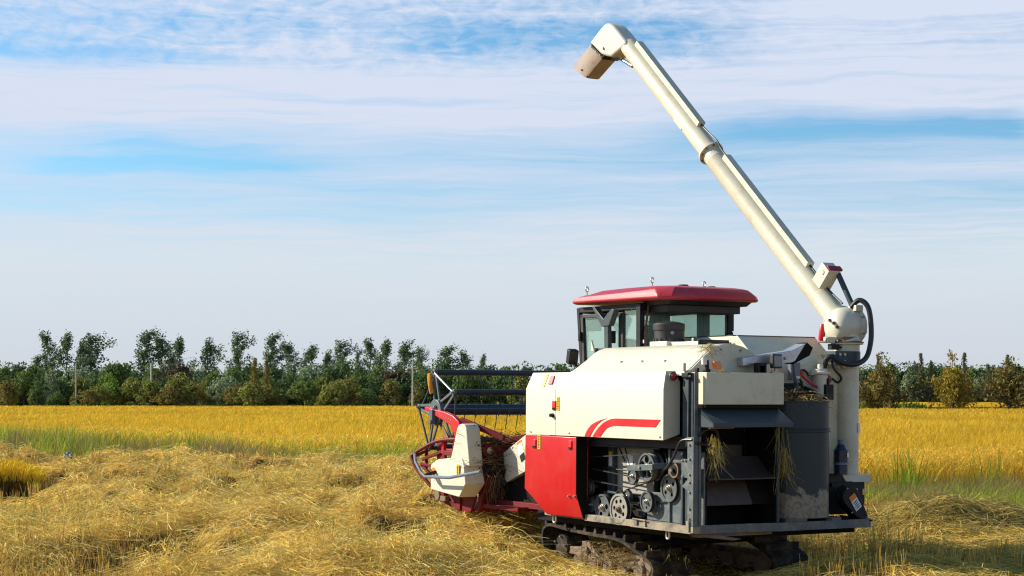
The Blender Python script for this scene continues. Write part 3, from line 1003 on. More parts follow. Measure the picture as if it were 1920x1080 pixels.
def hook_strip(name, pts, mat, x0=-0.1245, x1=-0.119):
    return P(name, MB().prism(pts, 'x', x0, x1), mat, up_panel, 0, False)


hook_strip('stripe', [(1.646, 1.369), (1.618, 1.41), (1.583, 1.445), (1.52, 1.487), (1.447, 1.512), (1.36, 1.535), (1.245, 1.553), (1.30, 1.541), (1.351, 1.524), (1.41, 1.494), (1.466, 1.453), (1.51, 1.412), (1.547, 1.371)], DECAL)
hook_strip('stripe', [(1.502, 1.370), (1.45, 1.42), (1.388, 1.465), (1.325, 1.502), (1.254, 1.528), (1.18, 1.547), (1.103, 1.554), (0.353, 1.554), (0.433, 1.484), (1.084, 1.484), (1.14, 1.482), (1.197, 1.474), (1.238, 1.462), (1.273, 1.446), (1.315, 1.415), (1.359, 1.375)], DECAL)


def warn_sticker(parent, x, y, z, w, h, lean=0.0, tilt=0.0):
    """yellow strip with dark lettering; lean shifts the top in y, tilt in x"""
    pts = [(x, y - w / 2, z - h / 2), (x, y + w / 2, z - h / 2), (x + tilt, y + w / 2 + lean, z + h / 2), (x + tilt, y - w / 2 + lean, z + h / 2)]
    o = P('warning_sticker', MB().loft([[(a - 0.003, b, c) for a, b, c in pts], [(a + 0.003, b, c) for a, b, c in pts]]), YELLOW, parent, 0, False)
    return o


def lettering(parent, x, y, z, w, h, n, tilt=0.0, lean=0.0, mat=None):
    mb = MB()
    g = random.Random(int(y * 1000 + z * 77))
    for i in range(n):
        zz = z - h * 0.42 + h * 0.84 * i / max(n - 1, 1)
        f = (zz - z + h / 2) / h
        ww = w * g.uniform(0.35, 0.62)
        mb.box(x - 0.0045 + tilt * f, x + tilt * f - 0.002, y + lean * f - ww / 2, y + lean * f + ww / 2, zz - h * 0.025, zz + h * 0.025)
    mb.box(x - 0.0042 + tilt * .5, x + tilt * .5 - 0.0022, y - 0.002, y + 0.002, z - h * 0.42, z + h * 0.42)
    P('lettering', mb, mat or DARK, parent, 0, False)


def latch(parent, x, y, z, w=0.075, h=0.085, tilt=0.0):
    o = P('latch', MB().obox((x, y, z), (0.008, 0, -tilt * 0.1), (0, w / 2, 0), (tilt * 0.5, 0, h / 2)), REDPL, parent, 0.004)
    mb = MB().box(x - 0.014, x - 0.006, y - w * 0.36, y + w * 0.36, z - h * 0.40, z - h * 0.22)
    P('handle', mb, DARK, o.parent, 0)
    return o


warn_sticker(up_panel, -0.1155, 2.455, 1.925, 0.055, 0.135, -0.02, 0.047)
latch(up_panel, -0.094, 2.315, 1.925, 0.075, 0.085, 0.03)
warn_sticker(up_panel, -0.122, 2.142, 1.686, 0.055, 0.140)
lettering(up_panel, -0.124, 2.142, 1.686, 0.04, 0.12, 5)
latch(up_panel, -0.124, 2.218, 1.668, 0.06, 0.095)
P('knob', MB().lathe((-0.12, 2.244, 1.568), (-1, 0, 0), [(0, 0.022), (0.012, 0.024), (0.014, 0.012), (0.03, 0.012), (0.032, 0.020), (0.04, 0.016)], 12), DARK, up_panel, 0)
bolts('bolt', [(-0.12, 1.93, 1.395), (-0.12, 2.68, 1.39), (-0.12, 0.36, 1.395)], (-1, 0, 0), 0.008, STEEL, up_panel)
tl = P('tail_light', MB().lathe((-0.025, 0.30, 1.955), (0, -1, 0), [(0, 0.042), (0.014, 0.042), (0.018, 0.03)], 16), SLATE, HV, 0)
P('lens', MB().lathe((-0.025, 0.285, 1.955), (0, -1, 0), [(0, 0.033), (0.014, 0.030), (0.022, 0.016)], 16), LENSR, tl, 0)

# --- red lower panel, its foot folded inward
pts_o = [(-0.125, 1.795, 1.357), (-0.125, 2.787, 1.357), (-0.125, 2.80, 0.80), (-0.04, 2.49, 0.545), (-0.04, 1.795, 0.548), (-0.125, 1.795, 0.80)]
inn = [(0.02, p[1] - (0.05 if p[1] > 2 else 0), p[2]) for p in pts_o]
mb = MB()
mb._add(pts_o + inn, [(0, 1, 2, 5), (5, 2, 3, 4), (0, 6, 7, 1), (1, 7, 8, 2), (2, 8, 9, 3), (3, 9, 10, 4), (0, 5, 11, 6), (5, 4, 10, 11), (6, 11, 8, 7), (11, 10, 9, 8)])
red = P('lower_panel', mb, RED, HV, 0.006, label='red lower side panel')
P('panel_edge', MB()._add([(-0.127, 1.789, 1.357), (-0.127, 1.7955, 1.357), (-0.127, 1.7955, 0.80), (-0.127, 1.789, 0.80), (-0.042, 1.789, 0.548), (-0.042, 1.7955, 0.548),
                          (0.0, 1.789, 1.357), (0.0, 1.789, 0.80), (0.03, 1.789, 0.548)],
                         [(0, 1, 2, 3), (3, 2, 5, 4), (0, 3, 7, 6), (3, 4, 8, 7)]), INNER, red, 0, False)
latch(red, -0.128, 2.600, 1.270, 0.07, 0.09)
warn_sticker(red, -0.127, 2.504, 1.292, 0.055, 0.150)
lettering(red, -0.129, 2.504, 1.292, 0.04, 0.13, 5)
latch(red, -0.128, 1.900, 1.275, 0.06, 0.09)
bolts('bolt', [(-0.115, 1.935, 0.765), (-0.115, 1.83, 0.765)], (-1, 0, 0), 0.013, STEEL, red, 0.02)

# --- chassis, posts and the belt bay
ch = P('chassis', MB().box(0.10, 2.0, 0.10, 2.9, 0.46, 0.56).box(0.22, 0.34, 0.56, 2.85, 0.56, 2.0).box(0.34, 1.0, 0.55, 0.62, 0.56, 1.75), INNER, HV, 0.004)
P('bottom_rail', MB().box(-0.02, 0.10, -0.02, 1.80, 0.525, 0.590).box(-0.05, -0.02, -0.02, 0.95, 0.525, 0.538).box(0.0, 0.1, 1.80, 2.6, 0.53, 0.585), BEIGE, HV, 0.004)
post = P('corner_post', MB().box(-0.012, 0.035, -0.020, -0.010, 0.590, 1.985).box(-0.020, -0.012, -0.020, 0.075, 0.590, 1.40).box(0.035, 0.06, -0.03, 0.02, 0.60, 1.49), SLATE_W, HV, 0.003)
bolts('bolt', [(-0.020, 0.035, z) for z in (0.66, 0.75, 0.90, 0.99, 1.06, 1.20, 1.33)], (-1, 0, 0), 0.012, STEEL, post, 0.016)
P('rear_post', MB().box(0.05, 0.075, 0.09, 0.13, 1.36, 1.95).box(0.068, 0.10, 0.04, 0.16, 1.90, 1.94).box(0.03, 0.2, 0.13, 0.22, 1.36, 1.98), SLATE, HV, 0.003)
P('hinge', MB().box(0.0, 0.07, 0.10, 0.20, 1.945, 1.985).box(0.06, 0.085, 0.04, 0.075, 1.93, 2.03).cyl((0.02, 0.06, 1.95), (0.02, 0.18, 1.95), 0.018), DARK, HV, 0.004)
P('bay_header', MB().box(0.02, 0.22, 0.10, 1.79, 1.285, 1.40).box(0.0, 0.02, 0.55, 1.79, 1.270, 1.285), DARK, HV, 0.003)
P('bay_plate', MB().box(0.195, 0.215, 0.86, 1.56, 0.82, 1.262), GREYP, HV, 0.003, label='dusty grey inner plate')
P('bay_plate', MB().box(0.20, 0.218, 1.565, 1.72, 0.60, 1.262), SLATE, HV, 0.003)
P('bay_plate', MB().box(0.11, 0.13, 0.0, 0.52, 0.592, 1.262).box(0.112, 0.132, 0.525, 0.90, 0.592, 0.86).box(0.09, 0.11, 0.50, 0.53, 0.592, 1.28), SLATE_W, HV, 0.003, label='speckled slate inner plate')
P('bay_frame', MB().box(0.15, 0.195, 1.535, 1.565, 0.592, 1.28).box(0.15, 0.195, 0.84, 0.86, 0.592, 1.26).box(0.15, 0.20, 0.86, 1.72, 0.79, 0.82).box(0.15, 0.2, 1.0, 1.10, 0.60, 0.80)
, SLATE, HV, 0.003)
P('bay_stud', MB().box(0.02, 0.05, 0.13, 0.16, 0.59, 1.0), SLATE, HV, 0.003)
P('bay_stud', MB().box(0.02, 0.09, 0.20, 0.23, 0.59, 1.27), SLATE, HV, 0.003)
P('rib', MB()._add([(-0.01, 0.06, 0.90), (-0.01, 0.06, 1.03), (-0.01, 0.17, 0.95), (0.04, 0.06, 0.90), (0.04, 0.06, 1.03), (0.04, 0.17, 0.95)], [(0, 1, 2), (3, 5, 4), (0, 3, 4, 1), (1, 4, 5, 2), (2, 5, 3, 0)]).box(-0.012, 0.0, 0.05, 0.17, 1.03, 1.2), SLATE_W, HV, 0)
bolts('bolt', [(-0.012, 0.15, 1.185), (-0.012, 0.11, 1.185), (-0.012, 0.15, 1.04)], (-1, 0, 0), 0.013, STEEL, HV, 0.016)
st = P('instruction_sticker', MB().box(0.190, 0.1955, 1.26, 1.36, 1.02, 1.19), WHITE, HV, 0, False)
st = P('instruction_sticker', MB().box(0.196, 0.2005, 1.605, 1.695, 1.07, 1.165), WHITE, HV, 0, False)
P('sticker_heading', MB().box(0.196, 0.2003, 1.605, 1.695, 1.167, 1.215), YELLOW, st, 0, False)
P('rail_clamp', MB().box(-0.035, -0.02, 0.72, 0.76, 0.53, 0.60).box(-0.035, -0.02, 0.86, 0.89, 0.55, 0.61).cyl((-0.04, 0.70, 0.60), (-0.04, 0.92, 0.605), 0.008), BEIGE, HV, 0.002)
P('rail_clamp', MB().box(-0.035, -0.02, 0.03, 0.07, 0.54, 0.64), BEIGE, HV, 0.002)
P('tow_loop', MB().tube([(0.0, 0.42, 0.53), (0.0, 0.425, 0.47), (0.0, 0.40, 0.45), (0.0, 0.375, 0.47), (0.0, 0.38, 0.53)], 0.010, 8, 3), STEEL, HV, 0)
P('tow_loop', MB().tube([(0.0, 2.42, 0.55), (0.0, 2.43, 0.49), (0.0, 2.40, 0.465), (0.0, 2.37, 0.49), (0.0, 2.38, 0.55)], 0.010, 8, 3), STEEL, HV, 0)


# --- pulleys and belts
def pulley(x, y, z, r, wid, mat, holes=0, hr=0.22, grooves=1, hub=0.18, back=0.2, spin=0.3):
    prof = [(0, r * 0.86), (0, r), (0.006, r)]
    for k in range(grooves):
        a = 0.006 + (wid - 0.012) * k / grooves
        b = 0.006 + (wid - 0.012) * (k + 1) / grooves
        prof += [((a + b) / 2 - 0.002, r * 0.90), ((a + b) / 2 + 0.002, r * 0.90), (b, r)]
    prof += [(wid, r), (wid, r * 0.86)]
    # rim ring: closed inside so the web shows recessed
    rim = [(x + d, rr) for d, rr in prof]
    mb = MB()
    n = 32
    rings = []
    for d, rr in rim + [(x + 0.002, r * 0.855)]:
        rings.append([(d, y + rr * math.cos(2 * PI * i / n), z + rr * math.sin(2 * PI * i / n)) for i in range(n)])
    mb.loft(rings + [rings[0]], cap=False)
    o = P('pulley', mb, mat, HV, 0)
    hl = [(r * 0.55 * math.cos(spin + 2 * PI * i / holes), r * 0.55 * math.sin(spin + 2 * PI * i / holes), r * hr) for i in range(holes)] if holes else []
    P('web', MB().plate((x + 0.010, y, z), r * 0.87, hl, 0.008), mat, o, 0)
    P('hub', MB().lathe((x + 0.015, y, z), (-1, 0, 0), [(0, r * hub * 1.5), (0.012, r * hub * 1.3), (0.014, r * hub), (0.030, r * hub), (0.032, r * hub * .6), (0.045, r * hub * .55)], 14), STEEL if mat is not PULLC else RUST, o, 0)
    P('shaft', MB().cyl((x + wid * 0.6, y, z), (back, y, z), 0.016, n=10), RUST, o, 0)
    return o


pulley(-0.020, 1.199, 0.675, 0.152, 0.050, PULLC, 7, 0.135, spin=0.1)
pulley(0.030, 1.567, 0.669, 0.133, 0.050, PULL, 3, 0.20, spin=0.9)
pulley(0.050, 1.792, 0.684, 0.076, 0.045, PULL)
pulley(0.050, 1.912, 0.848, 0.086, 0.070, PULL, grooves=2)
big = pulley(0.000, 0.762, 1.099, 0.135, 0.120, PULL, 5, 0.26, grooves=4, spin=0.3)
pulley(0.050, 1.076, 0.998, 0.076, 0.040, PULL)
pulley(0.030, 0.803, 0.769, 0.100, 0.045, PULL, 3, 0.14, spin=0.6)
pulley(0.075, 0.501, 0.912, 0.130, 0.040, PULL, 4, 0.15, spin=-0.6)
pulley(0.080, 1.211, 0.795, 0.066, 0.035, PULL)
P('tension_arm', MB().bar((-0.06, 0.98, 1.083), (-0.06, 0.555, 1.108), 0.020, 0.058).bar((-0.05, 0.57, 1.117), (0.12, 0.50, 1.12), 0.020, 0.055), SLATE_W, HV, 0.004)
bolts('bolt', [(-0.070, 0.762, 1.096)], (-1, 0, 0), 0.018, STEEL, HV, 0.016)
P('tension_arm', MB().bar((0.07, 1.92, 1.10), (0.07, 1.90, 0.86), 0.02, 0.05, (0, 1, 0)).bar((0.05, 1.30, 0.82), (0.05, 1.48, 0.83), 0.02, 0.02), SLATE, HV, 0.003)
rl = P('roller', MB().lathe((0.0, 0.314, 1.088), (1, 0, 0), [(0, 0.066), (0.0, 0.072), (0.17, 0.072), (0.17, 0.0)], 24), RUST, HV, 0.002)
P('roller_hub', MB().lathe((-0.002, 0.314, 1.088), (-1, 0, 0), [(-0.001, 0.055), (0.001, 0.050), (0.0012, 0.02), (0.02, 0.018), (0.021, 0.0)], 14), INNER, rl, 0)
bolts('bolt', [(-0.004, 0.314, 1.088)], (-1, 0, 0), 0.018, STEEL, rl, 0.03)


def belt(c0, r0, c1, r1, x, wid=0.018, th=0.010):
    """open belt round two pulleys, in the plane across x"""
    c0 = np.array(c0); c1 = np.array(c1)
    d = c1 - c0; ln = np.linalg.norm(d); a = math.atan2(d[1], d[0])
    be = math.acos((r0 - r1) / ln)
    pts = []
    for k in range(15):
        t = a + be + (2 * PI - 2 * be) * k / 14
        pts.append((c0[0] + r0 * math.cos(t), c0[1] + r0 * math.sin(t)))
    for k in range(15):
        t = a - be + (2 * be) * k / 14
        pts.append((c1[0] + r1 * math.cos(t), c1[1] + r1 * math.sin(t)))
    rings = []
    n = len(pts)
    for i in range(n):
        p = np.array(pts[i]); q = np.array(pts[(i + 1) % n]) - np.array(pts[i - 1]); q = q / np.linalg.norm(q)
        nn = np.array([-q[1], q[0]])
        o_, i_ = p - nn * th * .5, p + nn * th * .5
        rings.append([(x, *o_), (x + wid, *o_), (x + wid, *i_), (x, *i_)])
    P('belt', MB().loft(rings + [rings[0]], cap=False), BELT, HV, 0)


belt((1.912, 0.848), 0.086, (0.803, 0.769), 0.098, 0.045)
belt((1.90, 1.10), 0.05, (0.762, 1.099), 0.132, 0.060, 0.016)
belt((0.501, 0.912), 0.126, (1.211, 0.795), 0.066, 0.09)
belt((1.076, 0.998), 0.074, (0.762, 1.099), 0.130, 0.055)
belt((1.567, 0.669), 0.130, (1.792, 0.684), 0.074, 0.055)
belt((1.211, 0.795), 0.064, (1.199, 0.675), 0.150, 0.0)
P('bay_rod', MB().cyl((0.19, 1.50, 1.26), (0.19, 1.40, 1.13), 0.006, n=6), DARK, HV, 0)
P('bay_rod', MB().cyl((0.19, 1.40, 1.26), (0.19, 1.32, 1.10), 0.006, n=6), DARK, HV, 0)
P('bay_rod', MB().cyl((0.16, 1.75, 1.05), (0.12, 0.55, 1.03), 0.007, n=6), DARK, HV, 0)
P('bay_rod', MB().cyl((0.12, 0.62, 1.24), (0.10, 0.50, 1.02), 0.008, n=6), DARK, HV, 0)
bolts('bolt', [(0.195, y, z) for y in (0.92, 1.2, 1.48) for z in (0.86, 1.21)], (-1, 0, 0), 0.010, STEEL, HV)
P('cable', MB().tube([(-0.02, 0.0, 1.38), (-0.03, 0.16, 1.36), (-0.02, 0.28, 1.22), (0.0, 0.42, 1.11), (0.03, 0.56, 1.06)], 0.012, 8, 5), HOSE, HV, 0)
P('cable', MB().tube([(0.02, 0.02, 1.34), (0.05, 0.3, 1.32), (0.07, 0.9, 1.275), (0.09, 1.6, 1.275)], 0.010, 8, 4), HOSE, HV, 0)
P('cable', MB().tube([(0.03, -0.03, 1.41), (0.09, -0.06, 1.47), (0.20, -0.06, 1.46), (0.24, -0.05, 1.36)], 0.013, 8, 5), HOSE, HV, 0)
P('cable', MB().tube([(0.0, -0.03, 1.35), (0.10, -0.05, 1.33), (0.17, -0.05, 1.30)], 0.013, 8, 4), HOSE, HV, 0)

# --- rear box, hood and the straw outlet
rb = P('rear_cover', MB().box(0.065, 0.955, -0.10, 0.14, 1.696, 1.990), CREAM_D, HV, 0.008, label='cream box across the rear')
P('cover_sill', MB().box(0.08, 0.94, -0.07, 0.12, 1.66, 1.696), INNER, HV, 0.003)
hood = MB().prism([(0.0, 1.668), (-0.02, 1.668), (-0.25, 1.530), (-0.25, 1.492), (-0.235, 1.492), (-0.235, 1.522), (0.0, 1.64)], 'x', 0.03, 0.945)
hood._add([(0.030, -0.02, 1.668), (0.030, -0.25, 1.530), (0.030, -0.25, 1.492), (0.030, 0.0, 1.492), (0.030, 0.0, 1.668),
           (0.036, -0.02, 1.668), (0.036, -0.25, 1.530), (0.036, -0.25, 1.492), (0.036, 0.0, 1.492), (0.036, 0.0, 1.668)],
          [(0, 1, 2, 3, 4), (9, 8, 7, 6, 5), (2, 7, 8, 3)])
P('outlet_hood', hood, SLATE, HV, 0.003, label='slate deflector hood over the straw outlet')
P('hood_flange', MB().box(-0.02, 0.25, -0.262, -0.245, 1.484, 1.492).box(0.03, 0.12, -0.03, 0.03, 1.668, 1.69), RUST, HV, 0.001)
ow = P('outlet_wall', MB().box(0.962, 0.980, 0.0, 0.50, 0.60, 1.50), INNER, HV, 0.003)  # near-black inner metal puts the outlet's deep shade into the wall colour
P('outlet_wall', MB().box(0.135, 0.15, 0.0, 0.50, 0.60, 1.66), INNER, HV, 0.003)
P('outlet_shelf', MB().prism([(-0.02, 1.005), (-0.02, 1.020), (0.14, 1.075), (0.30, 1.21), (0.31, 1.20), (0.15, 1.06)], 'x', 0.152, 0.960), SHELFM, HV, 0.002)
P('outlet_shelf', MB().prism([(0.10, 0.765), (0.10, 0.772), (0.22, 0.99), (0.232, 0.985), (0.12, 0.765)], 'x', 0.152, 0.75), SHELFM, HV, 0.002)
P('outlet_shelf', MB().prism([(0.10, 0.765), (0.10, 0.772), (0.22, 0.99), (0.232, 0.985), (0.12, 0.765)], 'x', 0.752, 0.962, ), INNER, HV, 0.002)
P('straw_curtain', MB().box(0.16, 0.80, 0.33, 0.34, 1.20, 1.315), SHELFM, HV, 0.003, label='grey rubber strip deep in the outlet')
P('outlet_back', MB().box(0.152, 0.960, 0.505, 0.53, 0.56, 1.66), INNER, HV, 0.003)
P('strut', MB().box(0.935, 0.960, -0.035, -0.01, 0.60, 1.49), SLATE, HV, 0.002)

# --- stepped bumper rail and platform
rail = [(0.02, -0.005), (0.30, -0.03), (0.62, -0.035), (0.93, -0.10), (1.95, -0.10), (2.05, -0.06), (2.08, 0.02), (2.08, 0.40)]
rings = []
for i, (x, y) in enumerate(rail):
    rings.append([(x, y - 0.012, 0.522), (x, y + 0.012, 0.522), (x, y + 0.012, 0.602), (x, y - 0.012, 0.602)])
for i in (6, 7):
    x, y = rail[i]
    rings[i] = [(x + 0.012, y, 0.522), (x - 0.012, y, 0.522), (x - 0.012, y, 0.602), (x + 0.012, y, 0.602)]
P('bumper_rail', MB().loft(rings), BEIGE_S := paint('muddy_slate', (0.085, 0.105, 0.115), 0.6, dirt=(0.27, 0.21, 0.14), dirt_amt=0.75, dirt_scale=6.0, bump=0.15), HV, 0.003)
P('platform', MB().box(0.95, 2.06, -0.085, 0.62, 0.575, 0.590), INNER, HV, 0.002)
P('rail_bracket', MB()._add([(0.02, 0.02, 0.53), (0.30, -0.035, 0.50), (0.50, -0.06, 0.465), (0.40, -0.07, 0.455), (0.02, 0.0, 0.515), (0.02, 0.10, 0.50), (0.45, 0.10, 0.47)],
                            [(0, 1, 4), (1, 2, 3), (1, 3, 4), (0, 5, 6, 2, 1), (4, 3, 2, 6, 5)]).box(0.05, 0.9, 0.0, 0.1, 0.49, 0.53), MUD, HV, 0)

# --- fuel tank drum
cx0, cx1, cy0, cy1 = 1.065, 1.725, 0.02, 0.58
plan = []
for k in range(40):
    t = 2 * PI * k / 40
    ct, st_ = math.cos(t), math.sin(t)
    plan.append(((cx0 + cx1) / 2 + (cx1 - cx0) / 2 * math.copysign(abs(ct) ** 0.72, ct), (cy0 + cy1) / 2 + (cy1 - cy0) / 2 * math.copysign(abs(st_) ** 0.72, st_)))
ft = P('fuel_tank', MB().prism(plan, 'z', 0.615, 1.722), TANKM, HV, 0.006, label='dark slate fuel tank with dried mud on its foot')


def tank_band(z0, z1, g):
    cxm, cym = (cx0 + cx1) / 2, (cy0 + cy1) / 2
    pl = [(cxm + (x - cxm) * (1 + g / 0.33), cym + (y - cym) * (1 + g / 0.28)) for x, y in plan]
    return MB().prism(pl, 'z', z0, z1)


P('tank_band', tank_band(1.432, 1.447, 0.014), TANKM, ft, 0.003)
P('tank_band', tank_band(1.458, 1.472, 0.014), TANKM, ft, 0.003)
P('tank_rim', tank_band(1.712, 1.728, 0.004), TANKM, ft, 0.003)
P('tank_foot', MB().box(1.08, 1.34, 0.02, 0.10, 0.591, 0.625), MUD, ft, 0.003)
P('tank_foot', MB().box(1.62, 1.735, -0.01, 0.10, 0.591, 0.618), MUD, ft, 0.003)

# --- thresher dome
dp = [(0.005, 1.960), (0.045, 1.998), (0.10, 2.030), (0.22, 2.130), (0.315, 2.205), (0.38, 2.237), (0.45, 2.256), (0.53, 2.263), (0.61, 2.257), (0.69, 2.240), (0.78, 2.205), (0.86, 2.155), (0.93, 2.09), (0.985, 2.02), (0.985, 1.96)]
dome = P('thresher_cover', MB().prism(dp, 'y', 0.20, 2.15), CREAM, HV, 0.006, label='cream rounded cover over the threshing drum')
P('cover_end', MB().prism([(x * 0.985 + 0.008, z - 0.004) for x, z in dp[1:-1]] + [(0.97, 1.955), (0.05, 1.955)], 'y', 0.180, 0.198), CREAM_D, dome, 0.003, label='dusty rear end plate')
P('cover_nose', MB().loft([[(x, 2.152, z) for x, z in dp], [(0.53 + (x - 0.53) * 0.85 - 0.03, 2.36, 1.96 + (z - 1.96) * 0.55) for x, z in dp]]), CREAM_D, dome, 0.004)
bolts('bolt', [(0.185, 1.46, 2.100), (0.185, 1.10, 2.100), (0.185, 0.72, 2.100)], (-0.66, 0, 0.75), 0.016, STEEL, dome)
bolts('bolt', [(0.43, 0.18, 2.205), (0.66, 0.18, 2.20)], (0, -1, 0), 0.010, RUST, dome)
P('cover_lip', MB().box(0.0, 0.045, 0.36, 2.08, 1.986, 2.006), CREAM_D, dome, 0.003)
P('bracket_post', MB().box(0.035, 0.05, 0.20, 0.22, 2.0, 2.075), RUST, HV, 0.001)

# --- lamps and small fittings on the rear box
al = P('turn_signal', MB().obox((0.215, -0.05, 2.055), (0.045, 0.012, 0.004), (0.0, 0.022, 0.0), (-0.01, 0, 0.036)), AMBER, HV, 0.006, label='amber rear turn signal')
P('lamp_mount', MB().box(0.12, 0.175, -0.01, 0.03, 1.992, 2.02).cyl((0.15, 0.01, 2.01), (0.145, 0.01, 2.10), 0.020), DARK, al, 0.003)
P('lamp_cap', MB().cyl((0.118, 0.01, 2.06), (0.115, 0.01, 2.12), 0.026, 0.024), WHITE, al, 0.003)
wl = P('work_light', MB().obox((0.915, -0.03, 2.10), (0.062, 0.008, 0), (0.0, 0.025, 0.0), (0.0, 0, 0.066)), BROWNBLACK, HV, 0.010, label='square rear work light')
P('lens', MB().obox((0.915, -0.058, 2.10), (0.050, 0.006, 0), (0.0, 0.004, 0.0), (0.0, 0, 0.052)), LENSW, wl, 0.004)
P('light_stand', MB().cyl((0.92, -0.02, 1.99), (0.92, -0.02, 2.04), 0.014).box(0.87, 0.97, -0.035, 0.0, 1.99, 2.002), STEEL, wl, 0.002)
P('socket_box', MB().box(0.715, 0.815, -0.02, 0.05, 2.055, 2.085).box(0.715, 0.735, -0.02, 0.05, 1.992, 2.055).box(0.795, 0.815, -0.02, 0.05, 1.992, 2.055).box(0.715, 0.815, 0.03, 0.05, 1.992, 2.055), DARK, HV, 0.003)
ex = P('exhaust_pipe', MB().loft([[(0.62, 0.14 + a, 2.055 + b) for a, b in ((-0.05, 0), (0.06, 0), (0.06, 0.075), (-0.05, 0.075))],
                                  [(1.17, 0.12 + a, 2.105 + b) for a, b in ((-0.07, -0.015), (0.08, -0.015), (0.08, 0.10), (-0.07, 0.10))],
                                  [(1.34, 0.10 + a, 2.195 + b * 1.0) for a, b in ((-0.075, -0.02), (0.085, -0.02), (0.085, 0.085), (-0.075, 0.085))]]), ALU, HV, 0.004, label='silver exhaust duct')
P('pipe_mouth', MB().loft([[(1.18, 0.045, 2.075), (1.20, 0.21, 2.08), (1.335, 0.19, 2.285), (1.325, 0.02, 2.285)],
                           [(1.36, 0.02, 2.16), (1.37, 0.20, 2.165), (1.41, 0.19, 2.235), (1.40, 0.02, 2.235)]]), INNER, ex, 0.003)
bolts('bolt', [(1.09, 0.048, 2.13)], (0, -1, 0), 0.014, STEEL, ex)

# --- grain tank behind the dome
gt = P('grain_tank', MB().prism([(0.55, 1.0), (0.50, 1.10), (0.50, 2.085), (0.84, 2.362), (1.95, 2.362), (1.95, 1.0)], 'x', 1.135, 2.125), CREAM_D, HV, 0.006, label='cream grain tank with sloped rear')
P('tank_cover', MB().box(1.16, 1.72, 0.95, 1.9, 2.364, 2.376), SLATE, gt, 0.003)
P('tank_lip', MB().box(1.14, 2.12, 0.84, 0.865, 2.362, 2.372), RUST, gt, 0.001)
P('cover_handle', MB().tube([(1.50, 1.5, 2.376), (1.50, 1.5, 2.42), (1.58, 1.5, 2.42), (1.58, 1.5, 2.376)], 0.010, 6), DARK, gt, 0)
P('gusset', MB()._add([(1.86, 0.42, 2.19), (2.08, 0.42, 2.19), (2.08, 0.42, 2.04), (1.86, 0.49, 2.19), (2.08, 0.49, 2.19), (2.08, 0.49, 2.04)], [(0, 1, 2), (3, 5, 4), (0, 3, 4, 1), (1, 4, 5, 2), (2, 5, 3, 0)]), CREAM, gt, 0.002)
P('engine_hood', MB().box(0.74, 1.133, 0.95, 1.42, 1.9, 2.308).box(0.70, 0.9, 1.42, 1.72, 1.9, 2.318), CREAM, HV, 0.006)
vg = P('vent_grille', MB().box(0.735, 1.10, 0.925, 0.948, 2.262, 2.322), DARK, HV, 0.002)
mb = MB()
for k in range(3):
    mb.box(0.75, 1.09, 0.916, 0.926, 2.27 + k * 0.017, 2.278 + k * 0.017)
P('grille_slats', mb, SLATE, vg, 0)
P('side_tank_wall', MB().box(1.12, 2.12, 0.52, 0.55, 0.62, 1.02).box(2.07, 2.125, 0.55, 1.9, 0.62, 1.0), CREAM_D, HV, 0.003)
P('engine_case', MB().box(1.0, 2.05, 1.96, 3.1, 0.58, 1.60).box(1.0, 2.05, 0.62, 1.95, 0.58, 0.98), INNER, HV, 0.004)

# --- fittings between tank and riser
fl = P('hydraulic_tank', MB().lathe((1.815, 0.40, 1.77), (0, 0, 1), [(0, 0.072), (0.215, 0.072), (0.222, 0.10), (0.240, 0.10), (0.246, 0.075), (0.27, 0.070), (0.272, 0.03), (0.30, 0.03), (0.32, 0.026)], 22), CREAM, HV, 0)
P('tank_ear', MB().box(1.68, 1.78, 0.38, 0.42, 1.983, 1.992), CREAM_D, fl, 0.002)
P('valve_block', MB().box(1.80, 1.90, 0.30, 0.36, 1.74, 1.89).cyl((1.85, 0.33, 1.89), (1.85, 0.33, 1.95), 0.015), DARK, HV, 0.004)
cu = P('breather_cup', MB().lathe((1.50, 0.24, 1.735), (0.28, -0.25, 0.92), [(0, 0.060), (0.10, 0.062), (0.115, 0.068), (0.125, 0.068)], 18), DARK, HV, 0)
P('cup_lid', MB().lathe((1.535, 0.209, 1.850), (0.28, -0.25, 0.92), [(0, 0.064), (0.006, 0.060), (0.008, 0.05)], 18), LENSW, cu, 0)
P('fuse_box', MB().box(1.42, 1.53, 0.36, 0.42, 1.93, 2.10), PIPEG, HV, 0.006)
P('box_label', MB().box(1.475, 1.52, 0.354, 0.359, 1.945, 1.968), WHITE, HV, 0, False)
P('marker_light', MB().box(1.57, 1.66, 0.46, 0.495, 1.955, 2.025), AMBER, HV, 0.005)
P('reflector', MB().lathe((1.97, 0.47, 1.94), (0, -1, 0), [(0, 0.045), (0.012, 0.04)], 14), LENSR, HV, 0)
P('hose', MB().tube([(1.38, 0.30, 2.08), (1.38, 0.28, 1.98), (1.40, 0.26, 1.88), (1.36, 0.24, 1.80)], 0.018, 8, 5), HOSE, HV, 0)
P('hose', MB().tube([(1.40, 0.33, 2.10), (1.41, 0.33, 2.02), (1.42, 0.32, 1.95)], 0.014, 8, 4), REDPL, HV, 0)
P('hose', MB().tube([(1.545, 0.38, 2.02), (1.57, 0.36, 1.96), (1.63, 0.32, 1.90), (1.68, 0.28, 1.86)], 0.012, 8, 5), REDPL, HV, 0)
P('hose', MB().tube([(1.70, 0.44, 1.98), (1.62, 0.42, 2.03), (1.56, 0.44, 1.99), (1.62, 0.44, 1.90)], 0.012, 8, 5), HOSE, HV, 0)
P('hose', MB().tube([(1.36, 0.2, 1.84), (1.48, 0.30, 1.83), (1.56, 0.34, 1.80), (1.44, 0.30, 1.76), (1.34, 0.22, 1.76)], 0.014, 8, 5), HOSE, HV, 0)
